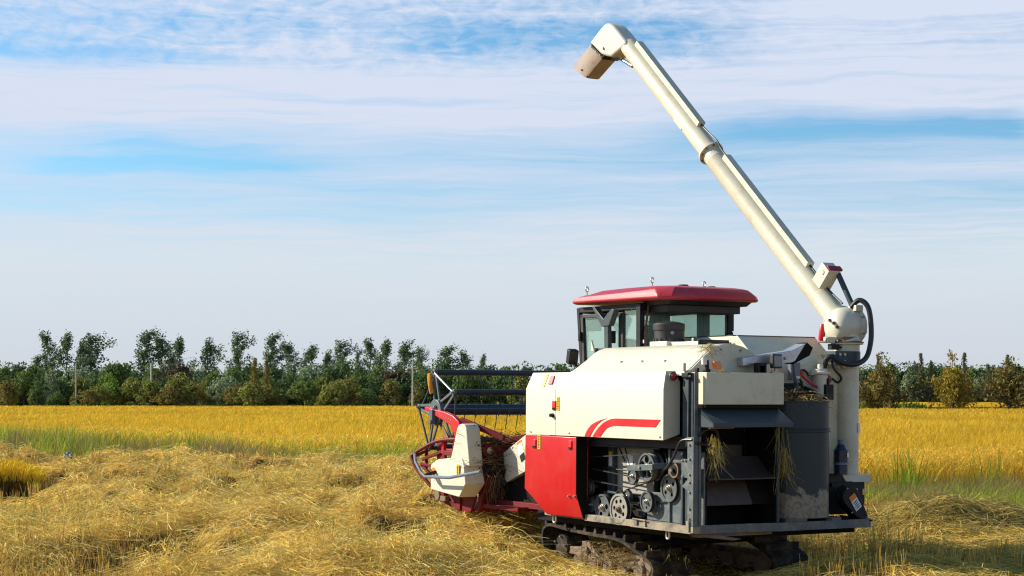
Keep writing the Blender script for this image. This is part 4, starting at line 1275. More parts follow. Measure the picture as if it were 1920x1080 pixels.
P('hose', MB().tube([(1.40, 0.32, 1.88), (1.50, 0.34, 1.90), (1.58, 0.36, 1.84), (1.66, 0.36, 1.78)], 0.010, 8, 5), HOSE, HV, 0)
P('wiring_box', MB().box(1.30, 1.62, 0.42, 0.49, 1.74, 1.90), DARK, HV, 0.004)

# --- riser, slewing joint and unloading auger
rs = P('auger_riser', MB().lathe((2.240, 0.50, 0.99), (0, 0, 1), [(0, 0.118), (1.06, 0.118), (1.062, 0.124), (1.09, 0.124), (1.10, 0.118), (1.20, 0.118)], 32), CREAM_D, HV, 0, label='cream vertical riser pipe')
P('riser_clamp', MB().lathe((2.240, 0.50, 2.085), (0, 0, 1), [(0, 0.122), (0, 0.132), (0.135, 0.132), (0.135, 0.122)], 32).box(1.99, 2.20, 0.36, 0.40, 2.085, 2.220).box(1.97, 2.0, 0.36, 0.52, 2.085, 2.22), SLATE, rs, 0.003)
bolts('bolt', [(2.025, 0.36, 2.185), (2.085, 0.36, 2.185), (2.085, 0.36, 2.115)], (0, -1, 0), 0.020, STEEL, rs, 0.014)
P('worn_label', MB().obox((2.315, 0.402, 1.46), (0.030, 0.020, 0), (0.002, -0.003, 0), (0, 0, 0.05)), WHITE, rs, 0, False)
P('riser_neck', MB().lathe((2.240, 0.50, 2.20), (0, 0, 1), [(0.02, 0.125), (0.085, 0.125), (0.09, 0.16), (0.105, 0.16)], 28), CREAM_D, rs, 0)
P('slew_ring', MB().lathe((2.240, 0.50, 2.305), (0, 0, 1), [(0, 0.165), (0.012, 0.165), (0.016, 0.12), (0.06, 0.12)], 28).box(1.95, 2.2, 0.48, 0.62, 2.305, 2.32), RUST, rs, 0.002)
A0 = Vector((2.25, 0.66, 2.555)); A1 = Vector((2.25, 4.40, 5.93))
ax = (A1 - A0).normalized(); nn = Vector((0, -ax.z, ax.y)); LEN = (A1 - A0).length
el_ = P('auger_elbow', MB().lathe((2.10, 0.555, 2.475), (1, 0, 0), [(-0.03, 0.05), (-0.015, 0.11), (0.02, 0.155), (0.07, 0.180), (0.15, 0.190), (0.23, 0.186), (0.235, 0.205), (0.262, 0.205), (0.266, 0.180), (0.30, 0.175), (0.315, 0.14)], 32)
        .cyl(A0 - ax * 0.16, A0 + ax * 0.03, 0.128, n=28).cyl((2.25, 0.50, 2.30), (2.25, 0.53, 2.45), 0.13, n=24), CREAM, HV, 0.002, label='cream auger elbow at the riser top')
bolts('bolt', [(2.075, 0.50, 2.50), (2.085, 0.46, 2.46), (2.08, 0.56, 2.53)], (-1, 0, 0), 0.018, RUST, el_, 0.03)
bolts('bolt', [(2.35 - 0.005, 0.555 + 0.197 * math.cos(t), 2.475 + 0.197 * math.sin(t)) for t in np.linspace(0.2, 6.0, 8)], (-1, 0, 0), 0.016, STEEL, el_, 0.02)
P('warning_sticker', MB().obox(A0 - ax * 0.03 + Vector((-0.118, 0, 0)) + nn * -0.045, ax * 0.05, nn * 0.030, (0.004, 0, 0)), YELLOW, el_, 0, False)
P('elbow_clip', MB().box(2.27, 2.36, 0.40, 0.45, 2.62, 2.68), CREAM_D, el_, 0.004)
P('elbow_clip', MB().box(2.31, 2.38, 0.36, 0.42, 2.40, 2.47), CREAM_D, el_, 0.004)
MID = 0.565
at_ = P('auger_tube', MB().lathe(A0, ax, [(0.0, 0.150), (0.022, 0.150), (0.026, 0.116), (LEN * MID - 0.16, 0.116), (LEN * MID - 0.15, 0.119), (LEN * MID - 0.145, 0.112), (LEN * MID - 0.01, 0.112),
                                          (LEN * MID - 0.008, 0.145), (LEN * MID + 0.018, 0.145), (LEN * MID + 0.022, 0.111), (LEN * 0.93, 0.109), (LEN, 0.109)], 36), CREAM_D, HV, 0, label='long cream unloading auger tube')
f0 = A0 + ax * 0.011
for t in np.linspace(0.3, 6.0, 9):
    q = nn * math.cos(t) * 0.135 + Vector((1, 0, 0)) * math.sin(t) * 0.135
    bolts('bolt', [f0 + q], tuple(-ax), 0.014, RUST, at_, 0.03)
f1 = A0 + ax * (LEN * MID - 0.008)
for t in np.linspace(0.3, 6.0, 9):
    q = nn * math.cos(t) * 0.130 + Vector((1, 0, 0)) * math.sin(t) * 0.130
    bolts('bolt', [f1 + q], tuple(-ax), 0.011, RUST, at_, 0.02)


def along(s, off=0.0, x=2.25):
    p = A0 + ax * s + nn * off
    return Vector((x, p.y, p.z))


P('cable_tray', MB().obox(along(LEN * MID * 0.57 + 0.02, 0.135), ax * (LEN * MID * 0.335), nn * 0.032, (0.045, 0, 0)), CREAM_D, at_, 0.003)
P('cable_tray', MB().obox(along(LEN * 0.805, 0.132), ax * (LEN * 0.167), nn * 0.032, (0.045, 0, 0)), CREAM_D, at_, 0.003)
P('cable', MB().tube([along(0.04, 0.16), along(0.25, 0.135), along(0.5, 0.13), along(LEN * MID * 0.25, 0.135)], 0.011, 8, 5), HOSE, at_, 0)
P('cable', MB().tube([along(LEN * MID * 0.895, 0.135), along(LEN * MID - 0.1, 0.145), along(LEN * MID + 0.02, 0.165), along(LEN * 0.62, 0.135), along(LEN * 0.645, 0.135)], 0.011, 8, 5), HOSE, at_, 0)
P('weld_patch', MB().obox(along(LEN * MID + 0.62, -0.03, 2.25 - 0.100), ax * 0.10, nn * 0.03, (0.006, 0, 0)), CREAM_D, at_, 0.002)
# bracket box with the lift strut
bb = MB().obox(along(0.40, 0.225) + Vector((-0.02, 0, 0)), nn * 0.115, ax * 0.075, (0.075, 0, 0))
bk = P('lift_bracket', bb, CREAM, HV, 0.006)
P('bracket_cap', MB().lathe(along(0.40, 0.27) + Vector((-0.096, 0, 0)), (-1, 0, 0), [(0, 0.028), (0.006, 0.026)], 14), CREAM_D, bk, 0)
P('bracket_pin', MB().obox(along(0.37, 0.345), nn * 0.012, ax * 0.03, (0.085, 0, 0)), LENSR, bk, 0.002)
P('lift_cylinder', MB().cyl(along(0.36, 0.31) + Vector((0.05, 0, 0)), (2.33, 0.50, 2.64), 0.028, n=12), SLATE, HV, 0)
P('lift_cylinder', MB().lathe((2.115, 0.74, 2.33), (0, -0.1, 1), [(0, 0.028), (0.02, 0.034), (0.15, 0.028), (0.17, 0.016)], 16), REDPL, HV, 0, label='red hydraulic cylinder')
P('hose_loop', MB().tube([(2.27, 0.48, 2.66), (2.31, 0.40, 2.73), (2.35, 0.32, 2.66), (2.365, 0.29, 2.48), (2.35, 0.28, 2.30), (2.27, 0.26, 2.15), (2.11, 0.25, 2.085), (1.98, 0.28, 2.105), (1.90, 0.33, 2.165), (1.86, 0.37, 2.13), (1.855, 0.39, 2.05)], 0.026, 10, 6), HOSE, HV, 0, label='thick ribbed hose looping round the riser top')
P('cable', MB().tube([(1.92, 0.36, 2.14), (1.93, 0.33, 2.04), (2.01, 0.32, 1.96), (2.0, 0.36, 1.91), (1.96, 0.4, 1.95)], 0.012, 8, 5), HOSE, HV, 0)
P('sensor', MB().box(1.99, 2.09, 0.44, 0.50, 2.235, 2.29).tube([(2.09, 0.46, 2.27), (2.14, 0.45, 2.25), (2.18, 0.46, 2.27)], 0.010, 6), DARK, HV, 0.003)
P('elbow_lug', MB().box(1.96, 2.06, 0.47, 0.53, 2.30, 2.36).cyl((1.95, 0.5, 2.34), (2.10, 0.5, 2.34), 0.022), CREAM_D, HV, 0.004)

# spout at the tip
sp_o = []
T0 = A1
fw = Vector((0, 1, 0)); dn = Vector((0, 0, -1))
sd_ = (ax + Vector((0, 0.25, -0.25))).normalized()


def sq(c, a, b, ha, hb, r=0.5, n=24):
    out = []
    for k in range(n):
        t = 2 * PI * k / n
        ct, s_ = math.cos(t), math.sin(t)
        e = r
        out.append(c + a * ha * math.copysign(abs(ct) ** e, ct) + b * hb * math.copysign(abs(s_) ** e, s_))
    return out


out_d = Vector((0, 0.86, -0.51))          # the way the grain leaves
up_d = Vector((0, 0.51, 0.86))
prof_e = [(4.30, 5.925), (4.34, 5.985), (4.50, 6.12), (4.62, 6.215), (4.70, 6.255), (4.77, 6.262), (4.86, 6.225), (5.115, 6.09), (4.865, 5.905), (4.76, 5.865), (4.64, 5.83)]
spt = P('spout', MB().loft([[(2.25 - 0.112, y, z) for y, z in prof_e], [(2.25 + 0.112, y, z) for y, z in prof_e]]), CREAM, HV, 0.035, label='cream discharge elbow at the auger tip')
spt.modifiers[0].segments = 4
E0 = [(5.105, 6.075), (4.80, 5.855)]
E1 = [(5.545, 5.865), (5.19, 5.665)]


def chute_ring(e, hw, r):
    (ya, za), (yb, zb) = e
    pts = []
    for (cy, cz, sy) in ((ya, za, 1), (yb, zb, -1)):
        d = Vector((0, yb - ya, zb - za)).normalized() * r * sy
        a = [Vector((-hw, cy, cz)) + d, Vector((-hw + r * .3, cy, cz)) + d * .3, Vector((-hw + r, cy, cz)), Vector((hw - r, cy, cz)), Vector((hw - r * .3, cy, cz)) + d * .3, Vector((hw, cy, cz)) + d]
        pts += a if sy == 1 else a[::-1]
    return [p + Vector((2.25, 0, 0)) for p in pts]


ro = [chute_ring(E0, 0.115, 0.05), chute_ring(E1, 0.105, 0.05)]
ri = [[c + (sum(r, Vector()) / len(r) - c) * 0.06 for c in r] for r in ro[::-1]]
P('chute', MB().loft(ro + ri + [ro[0]], cap=False), CHUTE, spt, 0, label='brown plastic chute')
e0 = Vector((2.25, 4.955, 5.965))
ed = Vector((0, 5.105 - 4.80, 6.075 - 5.855)).normalized()
P('chute_hinge', MB().obox(e0 - ed * 0.03 + Vector((-0.122, 0, 0)), ed * 0.15, out_d * 0.012, (0.006, 0, 0)), DARK, spt, 0.002)
P('chute_hinge', MB().obox(e0 - ed * 0.185, out_d * 0.03, ed * 0.010, (0.12, 0, 0)), DARK, spt, 0.002)
bolts('bolt', [e0 + ed * s_ + Vector((-0.124, 0, 0)) for s_ in (0.1, -0.03, -0.13)], (-1, 0, 0), 0.012, STEEL, spt, 0.012)
bolts('bolt', [(2.137, 4.78, 5.95), (2.137, 4.79, 5.965)], (-1, 0, 0), 0.012, RUST, spt, 0.012)
bolts('bolt', [(2.14, 5.28, 5.78), (2.145, 5.16, 5.68)], (-1, 0, 0), 0.012, DARK, spt, 0.012)
P('actuator', MB().cyl(A1 - ax * 0.22 - nn * 0.135, A1 + ax * 0.02 - nn * 0.20, 0.022, n=10).cyl(A1 + ax * 0.02 - nn * 0.20, e0 - ed * 0.19, 0.012, n=8), PIPEG, spt, 0.002)

# --- foot of the riser: bracket, gearbox, chain case
P('riser_bracket', MB().prism([(2.05, 0.985), (2.09, 0.935), (2.17, 0.935), (2.18, 0.915), (2.41, 0.925), (2.41, 1.0), (2.05, 1.0)], 'y', 0.33, 0.66), CREAM_D, HV, 0.004)
P('bracket_arm', MB().box(1.80, 2.06, 0.34, 0.60, 0.91, 1.01), DARK, HV, 0.004)
P('gearbox', MB().box(1.76, 2.28, 0.30, 0.70, 0.62, 0.89).box(1.9, 2.32, 0.32, 0.66, 0.86, 0.93).box(2.26, 2.34, 0.34, 0.5, 0.70, 0.80), DARK, HV, 0.006)
st_pts = []
c_a, r_a, c_b, r_b = Vector((1.955, 0.80)), 0.105, Vector((2.095, 0.60)), 0.075
da = (c_b - c_a); ang = math.atan2(da.y, da.x)
for k in range(13):
    t = ang + PI / 2 + PI * k / 12
    st_pts.append((c_a.x + r_a * math.cos(t), c_a.y + r_a * math.sin(t)))
for k in range(9):
    t = ang - PI / 2 + PI * k / 8
    st_pts.append((c_b.x + r_b * math.cos(t), max(0.592, c_b.y + r_b * math.sin(t))))
cc = P('chain_case', MB().prism(st_pts, 'y', 0.10, 0.20), DARK, HV, 0.012, label='black chain case with warning sticker')
P('case_rim', MB().prism([(c_a.x + (x - c_a.x) * 1.05 + 0.002, 0.70 + (z - 0.70) * 1.04) for x, z in st_pts], 'y', 0.17, 0.215), DARK, cc, 0.004)
sdv = Vector((da.x, 0, da.y)).normalized(); spv = Vector((-sdv.z, 0, sdv.x))
c3 = Vector((2.005, 0.097, 0.745))
P('instruction_sticker', MB().obox(c3 + sdv * 0.02, sdv * 0.055, spv * 0.042, (0, 0.003, 0)), WHITE, cc, 0, False)
P('sticker_heading', MB().obox(c3 - sdv * 0.062, sdv * 0.026, spv * 0.042, (0, 0.0035, 0)), ORANGE, cc, 0, False)
mb = MB()
for k in range(4):
    mb.obox(c3 + sdv * (-0.012 + 0.022 * k) - Vector((0, 0.003, 0)), sdv * 0.004, spv * (0.030 - 0.004 * (k % 2)), (0, 0.001, 0))
mb.obox(c3 + sdv * 0.021 - Vector((0, 0.0028, 0)), sdv * 0.034, spv * 0.0015, (0, 0.0008, 0))
P('lettering', mb, DARK, cc, 0, False)
bolts('bolt', [(1.90, 0.10, 0.885), (2.02, 0.10, 0.875), (2.13, 0.10, 0.72), (1.96, 0.10, 0.65)], (0, -1, 0), 0.010, STEEL, cc)

# --- cab
cabf = MB()
X0, X1c, Y0, Y1 = 0.80, 1.935, 2.0, 3.20


def pillar(x0, y0, x1, y1, r0=0.035):
    cabf.bar((x0, y0, 1.62), (x1, y1, 2.715), r0 * 2, r0 * 2, (1, 0, 0))


cab = P('cab', MB().box(X0 + 0.04, X1c, Y0 + 0.02, Y1, 1.55, 1.98), DARK, HV, 0.006, label='glazed black framed operator cab')
pf = MB()
for (x0, y0, x1, y1, w_, d_) in ((X0, Y0 + 0.03, X0, Y0 + 0.03, 0.06, 0.075), (X1c, Y0 + 0.03, X1c, Y0 + 0.03, 0.06, 0.06), (X0, Y1 - 0.13, X0, Y1, 0.05, 0.05), (X1c, Y1 - 0.13, X1c, Y1, 0.05, 0.05)):
    pf.loft([[(x0 + a * w_ / 2, y0 + b * d_ / 2, 1.6) for a, b in ((-1, -1), (1, -1), (1, 1), (-1, 1))], [(x1 + a * w_ / 2, y1 + b * d_ / 2, 2.72) for a, b in ((-1, -1), (1, -1), (1, 1), (-1, 1))]])
pf.box(X0 - 0.02, X0 + 0.03, Y0, Y1, 2.665, 2.725).box(X0, X1c, Y0 + 0.005, Y0 + 0.05, 2.645, 2.725).box(X0, X1c, Y1 - 0.03, Y1 + 0.02, 2.66, 2.725).box(X1c - 0.03, X1c + 0.02, Y0, Y1, 2.66, 2.725)
P('cab_frame', pf, DARK, cab, 0.006)
df_ = MB()
for (y0, y1, w_) in ((2.355, 2.355, 0.085), (3.045, 3.12, 0.05)):
    df_.loft([[(X0 - 0.028, y0 - w_ / 2, 1.7), (X0 + 0.012, y0 - w_ / 2, 1.7), (X0 + 0.012, y0 + w_ / 2, 1.7), (X0 - 0.028, y0 + w_ / 2, 1.7)],
              [(X0 - 0.028, y1 - w_ / 2, 2.645), (X0 + 0.012, y1 - w_ / 2, 2.645), (X0 + 0.012, y1 + w_ / 2, 2.645), (X0 - 0.028, y1 + w_ / 2, 2.645)]])
df_.box(X0 - 0.028, X0 + 0.012, 2.33, 3.14, 2.605, 2.645)
dr = P('door_frame', df_, BROWNBLACK, cab, 0.006)
P('door_handle', MB().box(X0 - 0.07, X0 - 0.028, 2.44, 2.48, 2.32, 2.45), DARK, cab, 0.006)
P('door_hinge', MB().box(X0 - 0.06, X0 - 0.03, 3.10, 3.14, 2.36, 2.46), DARK, cab, 0.006)
P('side_window', MB().box(X0 - 0.004, X0 + 0.002, 2.40, 3.07, 1.75, 2.605), GLASS, cab, 0, False)
P('side_window', MB().box(X0 - 0.004, X0 + 0.002, 2.07, 2.312, 1.75, 2.66), GLASS, cab, 0, False)
P('rear_window', MB().box(X0 + 0.032, X1c - 0.032, Y0 + 0.022, Y0 + 0.028, 1.9, 2.645), GLASS, cab, 0, False)
P('windscreen', MB()._add([(X0 + 0.03, Y1 - 0.10, 1.75), (X1c - 0.03, Y1 - 0.10, 1.75), (X1c - 0.03, Y1 - 0.012, 2.66), (X0 + 0.03, Y1 - 0.012, 2.66)], [(0, 1, 2, 3)]), GLASS, cab, 0, False)
P('far_window', MB().box(X1c - 0.004, X1c + 0.002, 2.07, 3.07, 1.75, 2.66), GLASS, cab, 0, False)
P('window_bar', MB().box(1.62, 1.70, Y0 + 0.045, Y0 + 0.085, 1.9, 2.65).box(X1c - 0.03, X1c + 0.01, 2.50, 2.56, 1.7, 2.66), DARK, cab, 0.004)
seat = MB().loft([sq(Vector((1.30, 2.46, 2.02)), Vector((1, 0, 0)), Vector((0, 1, 0)), 0.26, 0.09, 0.6), sq(Vector((1.30, 2.42, 2.38)), Vector((1, 0, 0)), Vector((0, 1, 0)), 0.25, 0.08, 0.6), sq(Vector((1.30, 2.39, 2.52)), Vector((1, 0, 0)), Vector((0, 1, 0)), 0.17, 0.06, 0.7)])
seat.box(1.05, 1.55, 2.42, 2.95, 1.90, 2.04)
P('driver_seat', seat, SEATM, cab, 0.01)
P('seat_headrest', MB().loft([sq(Vector((1.30, 2.40, 2.50)), Vector((1, 0, 0)), Vector((0, 1, 0)), 0.13, 0.05, 0.6), sq(Vector((1.30, 2.39, 2.64)), Vector((1, 0, 0)), Vector((0, 1, 0)), 0.12, 0.045, 0.6)]), SEATM, cab, 0.01)
P('rear_view_mirror', MB().box(1.72, 1.86, 3.0, 3.02, 2.52, 2.56).box(1.78, 1.80, 3.0, 3.02, 2.55, 2.66), DARK, cab, 0.004)
fan = MB()
fc = Vector((0.93, 2.12, 2.45))
for k in range(16):
    a_, b_ = 2 * PI * k / 16, 2 * PI * (k + 1) / 16
    for rr in (0.10, 0.055):
        fan.bar(fc + Vector((rr * math.cos(a_), 0, rr * math.sin(a_))), fc + Vector((rr * math.cos(b_), 0, rr * math.sin(b_))), 0.006, 0.006, (0, 1, 0))
    fan.bar(fc, fc + Vector((0.10 * math.cos(a_), 0, 0.10 * math.sin(a_))), 0.004, 0.004, (0, 1, 0))
fan.lathe(fc + Vector((0, 0.02, 0)), (0, -1, 0), [(0, 0.03), (0.03, 0.025)], 10).cyl(fc + Vector((0, 0.02, 0)), (0.87, 2.05, 2.32), 0.008)
P('cab_fan', fan, DARK, cab, 0)
P('sun_blind', MB().box(X0 + 0.004, X0 + 0.012, 2.78, 3.06, 2.46, 2.60), DARK, cab, 0.002)
P('steering_console', MB().box(1.15, 1.45, 2.9, 3.06, 1.9, 2.22).cyl((1.3, 2.92, 2.22), (1.3, 2.86, 2.30), 0.16, 0.16, 20), DARK, cab, 0.004)
P('levers', MB().cyl((1.75, 2.3, 1.9), (1.74, 2.3, 2.42), 0.02).cyl((1.62, 2.25, 1.9), (1.60, 2.22, 2.36), 0.02).box(1.58, 1.9, 2.1, 2.7, 1.9, 2.2), DARK, cab, 0.004)
P('wiper', MB().bar((0.875, 1.985, 2.735), (0.825, 1.975, 2.44), 0.015, 0.02).bar((0.825, 1.975, 2.44), (0.83, 1.985, 2.20), 0.03, 0.02), RUST, cab, 0.002)
P('pillar_plate', MB().box(0.79, 0.80, 1.955, 1.968, 2.31, 2.345), WHITE, cab, 0, False)
P('fuse_case', MB().box(1.945, 2.0, 2.02, 2.10, 2.46, 2.68), DARK, cab, 0.004)
P('under_roof', MB().loft([[(0.86, 1.62, 2.70), (1.86, 1.62, 2.70), (1.86, 2.05, 2.70), (0.86, 2.05, 2.70)], [(0.84, 1.56, 2.755), (1.90, 1.56, 2.755), (1.90, 2.05, 2.755), (0.84, 2.05, 2.755)]])
  .box(0.9, 1.82, 1.68, 2.02, 2.625, 2.70), BROWNBLACK, cab, 0.006)


def oct_(x0, x1, y0, y1, z, c, zf=None):
    """rectangle with cut corners; zf: height at the front edge"""
    zf = z if zf is None else zf
    pts = [(x0 + c, y0), (x1 - c, y0), (x1, y0 + c), (x1, y1 - c), (x1 - c, y1), (x0 + c, y1), (x0, y1 - c), (x0, y0 + c)]
    return [(x, y, z + (zf - z) * (y - y0) / (y1 - y0)) for x, y in pts]


roof = MB().loft([oct_(0.70, 1.94, 1.47, 3.24, 2.742, 0.10, 2.755), oct_(0.675, 1.965, 1.445, 3.27, 2.760, 0.11, 2.775), oct_(0.685, 1.955, 1.455, 3.26, 2.800, 0.12, 2.810),
                  oct_(0.71, 1.915, 1.50, 3.20, 2.862, 0.14, 2.832), oct_(0.74, 1.885, 1.53, 3.06, 2.874, 0.15, 2.846), oct_(0.80, 1.83, 1.60, 2.90, 2.888, 0.16, 2.885), oct_(0.95, 1.74, 1.80, 2.70, 2.905, 0.16, 2.908)])
rf = P('cab_roof', roof, ROOFRED, cab, 0.014, label='red cab roof')
rf.modifiers[0].segments = 3


def eye(x, y, z):
    mb = MB().tube([(x + 0.018 * math.sin(t), y, z + 0.068 - 0.027 * math.cos(t)) for t in np.linspace(0, 2 * PI, 13)], 0.006, 6)
    mb.cyl((x, y, z - 0.02), (x, y, z + 0.048), 0.007, n=6).lathe((x, y, z - 0.01), (0, 0, 1), [(0, 0.035), (0.012, 0.035)], 10)
    P('lifting_eye', mb, STEEL, rf, 0)


def sq2(*a): return a


eye(0.80, 3.05, 2.85)
eye(1.083, 2.226, 2.915)
eye(1.80, 2.28, 2.90)
P('roof_vent', MB().lathe((1.35, 2.044, 2.90), (0, 0, 1), [(0, 0.09), (0.015, 0.085), (0.02, 0.06), (0.035, 0.05)], 16), DARK, rf, 0)
P('roof_vent', MB().lathe((1.70, 2.02, 2.895), (0, 0, 1), [(0, 0.10), (0.012, 0.09), (0.02, 0.05), (0.032, 0.04)], 16), DARK, rf, 0)
# Y shaped auger rest in front of the side window
yr = MB()
yr.bar((0.70, 2.472, 2.05), (0.70, 2.49, 2.54), 0.05, 0.075, (0, 1, 0))
yr.prism([(2.74, 2.705), (2.71, 2.715), (2.525, 2.575), (2.37, 2.675), (2.315, 2.665), (2.42, 2.50), (2.56, 2.495)], 'x', 0.665, 0.735)
yr.box(0.64, 0.76, 2.40, 2.66, 2.20, 2.27)
P('auger_rest', yr, SLATE, HV, 0.006)
P('rest_gusset', MB().prism([(2.60, 2.24), (2.66, 2.24), (2.66, 2.36)], 'x', 0.60, 0.62), CREAM, HV, 0.002)
wf = P('work_light', MB().obox((0.345, 2.62, 2.175), (0.055, 0.0, 0.0), (0, 0.035, 0.012), (0, -0.015, 0.075)), DARK, HV, 0.010, label='black front work light')
P('light_stand', MB().cyl((0.35, 2.57, 2.10), (0.37, 2.50, 2.03), 0.014), DARK, wf, 0)
ac = P('air_cleaner', MB().lathe((0.868, 1.62, 2.10), (0, 0, 1), [(0, 0.145), (0.33, 0.150), (0.335, 0.160), (0.39, 0.162), (0.40, 0.155), (0.415, 0.11), (0.425, 0.04)], 28), BROWNBLACK, HV, 0, label='dusty black air cleaner canister')
mb = MB()
for k in range(18):
    t = 2 * PI * k / 18
    mb.obox((0.868 + 0.150 * math.cos(t), 1.62 + 0.150 * math.sin(t), 2.25), (0.008 * math.cos(t), 0.008 * math.sin(t), 0), (-0.008 * math.sin(t), 0.008 * math.cos(t), 0), (0, 0, 0.10))
P('canister_ribs', mb, BROWNBLACK, ac, 0.002)
P('canister_badge', MB().lathe((0.868 - 0.062, 1.62 - 0.147, 2.405), (-0.35, -0.94, 0), [(0, 0.02), (0.006, 0.016)], 10), LENSW, ac, 0)
P('canister_badge', MB().obox((0.998, 1.545, 2.40), (0.004, 0.002, 0), (0.004, -0.008, 0), (0, 0, 0.04)), YELLOW, ac, 0)

# --- header: chain covers
cover = MB()
lo = [(4.630, 0.694), (4.630, 0.984), (4.501, 1.046), (3.97, 1.095), (3.90, 0.79), (3.99, 0.640)]
cover.loft([[(-0.280, 4.625, 0.70), (-0.280, 4.625, 0.975), (-0.255, 4.50, 1.040), (-0.255, 3.95, 1.09), (-0.280, 3.85, 0.985), (-0.280, 3.80, 0.80), (-0.280, 3.945, 0.645)],
            [(-0.08, 4.625, 0.70), (-0.08, 4.625, 0.985), (-0.08, 4.50, 1.055), (-0.08, 3.93, 1.105), (-0.08, 3.80, 1.0), (-0.05, 3.77, 0.80), (-0.08, 3.92, 0.645)]])
hc = P('header_cover', cover, CREAM, HV, 0.008, label='cream chain cover on the header end')
tw = [(4.215, 1.05), (4.15, 1.20), (4.085, 1.36), (4.06, 1.405), (4.02, 1.44), (3.965, 1.452), (3.90, 1.445), (3.85, 1.40), (3.83, 1.30), (3.78, 1.05), (3.775, 0.99)]
P('cover_tower', MB().prism(tw, 'x', -0.245, -0.075), CREAM, hc, 0.010)
bolts('bolt', [(-0.15, 3.855, 1.435), (-0.12, 3.80, 1.22), (-0.12, 3.775, 0.97)], (0, -1, 0.2), 0.012, RUST, hc)
warn_sticker(hc, -0.2825, 3.97, 0.94, 0.055, 0.13)
lettering(hc, -0.2845, 3.97, 0.94, 0.04, 0.11, 5)
P('instruction_sticker', MB().box(-0.2835, -0.279, 4.52, 4.58, 0.80, 0.905), WHITE, hc, 0, False)
P('sticker_heading', MB().box(-0.2835, -0.279, 4.52, 4.58, 0.907, 0.945), ORANGE, hc, 0, False)
P('guard_pipe', MB().tube([(-0.30, 4.98, 1.08), (-0.42, 4.727, 1.007), (-0.42, 4.594, 0.898), (-0.42, 4.489, 0.850), (-0.42, 3.906, 0.866), (-0.42, 3.213, 0.960)], 0.018, 10), PIPEG, HV, 0, label='blue grey guard pipe bent round the header end')
P('guard_mount', MB().cyl((-0.42, 4.50, 0.86), (-0.1, 4.50, 0.95), 0.020), DARK, HV, 0)
# divider
dv = MB()
dv.tube([(-0.16, 4.20, 1.275), (-0.17, 4.50, 1.26), (-0.18, 4.72, 1.228), (-0.20, 4.946, 1.160), (-0.22, 5.10, 1.10), (-0.24, 5.19, 1.054)], 0.022, 8, 3)
dv.tube([(-0.24, 5.19, 1.054), (-0.23, 5.10, 0.93), (-0.20, 4.97, 0.82), (-0.16, 4.84, 0.72)], 0.022, 8, 3)
dv.tube([(-0.10, 4.92, 1.155), (-0.16, 5.0, 1.11), (-0.22, 5.14, 1.05)], 0.018, 8, 2)
dv.bar((-0.15, 4.98, 1.16), (-0.15, 4.98, 0.92), 0.03, 0.03, (1, 0, 0)).bar((-0.12, 4.62, 1.13), (-0.18, 5.02, 1.02), 0.03, 0.035).bar((-0.12, 4.60, 0.93), (-0.18, 5.06, 0.97), 0.03, 0.03)
dv.bar((-0.16, 5.08, 0.96), (-0.14, 4.72, 0.76), 0.03, 0.03)
P('crop_divider', dv, DRED, HV, 0.003)
hf = MB()
hf.box(-0.12, -0.08, 4.60, 4.78, 0.62, 1.24).box(-0.12, -0.085, 4.0, 4.78, 1.12, 1.16).box(-0.20, -0.10, 4.25, 4.5, 1.09, 1.14)
hf.prism([(4.78, 0.60), (4.62, 0.56), (4.38, 0.47), (4.05, 0.47), (3.95, 0.62), (3.90, 1.10), (4.0, 1.20), (4.30, 0.75), (4.78, 0.72)], 'x', -0.08, -0.05)
hf.prism([(4.90, 0.55), (4.40, 0.475), (3.92, 0.475), (3.86, 0.56), (3.84, 1.24), (3.88, 1.24), (3.93, 0.60), (4.02, 0.51), (4.90, 0.57)], 'x', -0.05, 2.05)
hf.box(-0.05, 2.05, 3.80, 3.86, 1.10, 1.20).box(-0.04, 0.7, 3.78, 3.84, 0.70, 0.92).box(2.05, 2.09, 3.60, 4.85, 0.5, 1.25)
hd = P('header_frame', hf, DRED, HV, 0.005, label='dark red cutting header frame')
P('header_post', MB().box(-0.14, -0.10, 4.58, 4.63, 1.10, 1.26).box(-0.16, -0.10, 4.24, 4.30, 1.06, 1.14).box(-0.15, -0.11, 4.25, 4.5, 1.14, 1.155), RED, HV, 0.003)
P('header_foot', MB().loft([[(-0.10, 4.56, 0.57), (0.02, 4.56, 0.57), (0.02, 4.32, 0.49), (-0.10, 4.32, 0.49)], [(-0.09, 4.30, 0.49), (0.0, 4.30, 0.49), (0.0, 4.22, 0.60), (-0.09, 4.22, 0.60)]]).box(-0.10, -0.06, 4.26, 4.34, 0.48, 0.66), DRED, HV, 0.004)
P('skid_shoe', MB().lathe((-0.14, 4.74, 0.62), (1, 0, 0), [(0, 0.06), (0.10, 0.06)], 14).box(-0.13, -0.05, 4.55, 4.75, 0.56, 0.62), MUD, HV, 0.006)
au = MB().cyl((-0.02, 4.02, 0.78), (2.03, 4.02, 0.78), 0.11, n=18)
P('feed_auger', au, DRED, HV, 0)
P('drive_shaft_tube', MB().cyl((-0.06, 3.74, 0.945), (0.20, 3.72, 0.945), 0.058, n=18).cyl((0.10, 3.74, 0.86), (0.16, 3.67, 0.78), 0.04), DARK, HV, 0.002)
bolts('bolt', [(0.02, 3.80, 1.155)], (0, -1, 0), 0.04, STEEL, HV, 0.02)
# cutter bar
cb_ = MB().box(-0.05, 2.05, 4.88, 4.94, 0.55, 0.575)
for k in range(26):
    x = -0.01 + k * 0.08
    cb_._add([(x - 0.02, 4.94, 0.565), (x + 0.02, 4.94, 0.565), (x, 5.04, 0.562), (x, 4.94, 0.58)], [(0, 1, 2), (0, 3, 1), (0, 2, 3), (1, 3, 2)])
P('cutter_bar', cb_, STEEL, HV, 0)

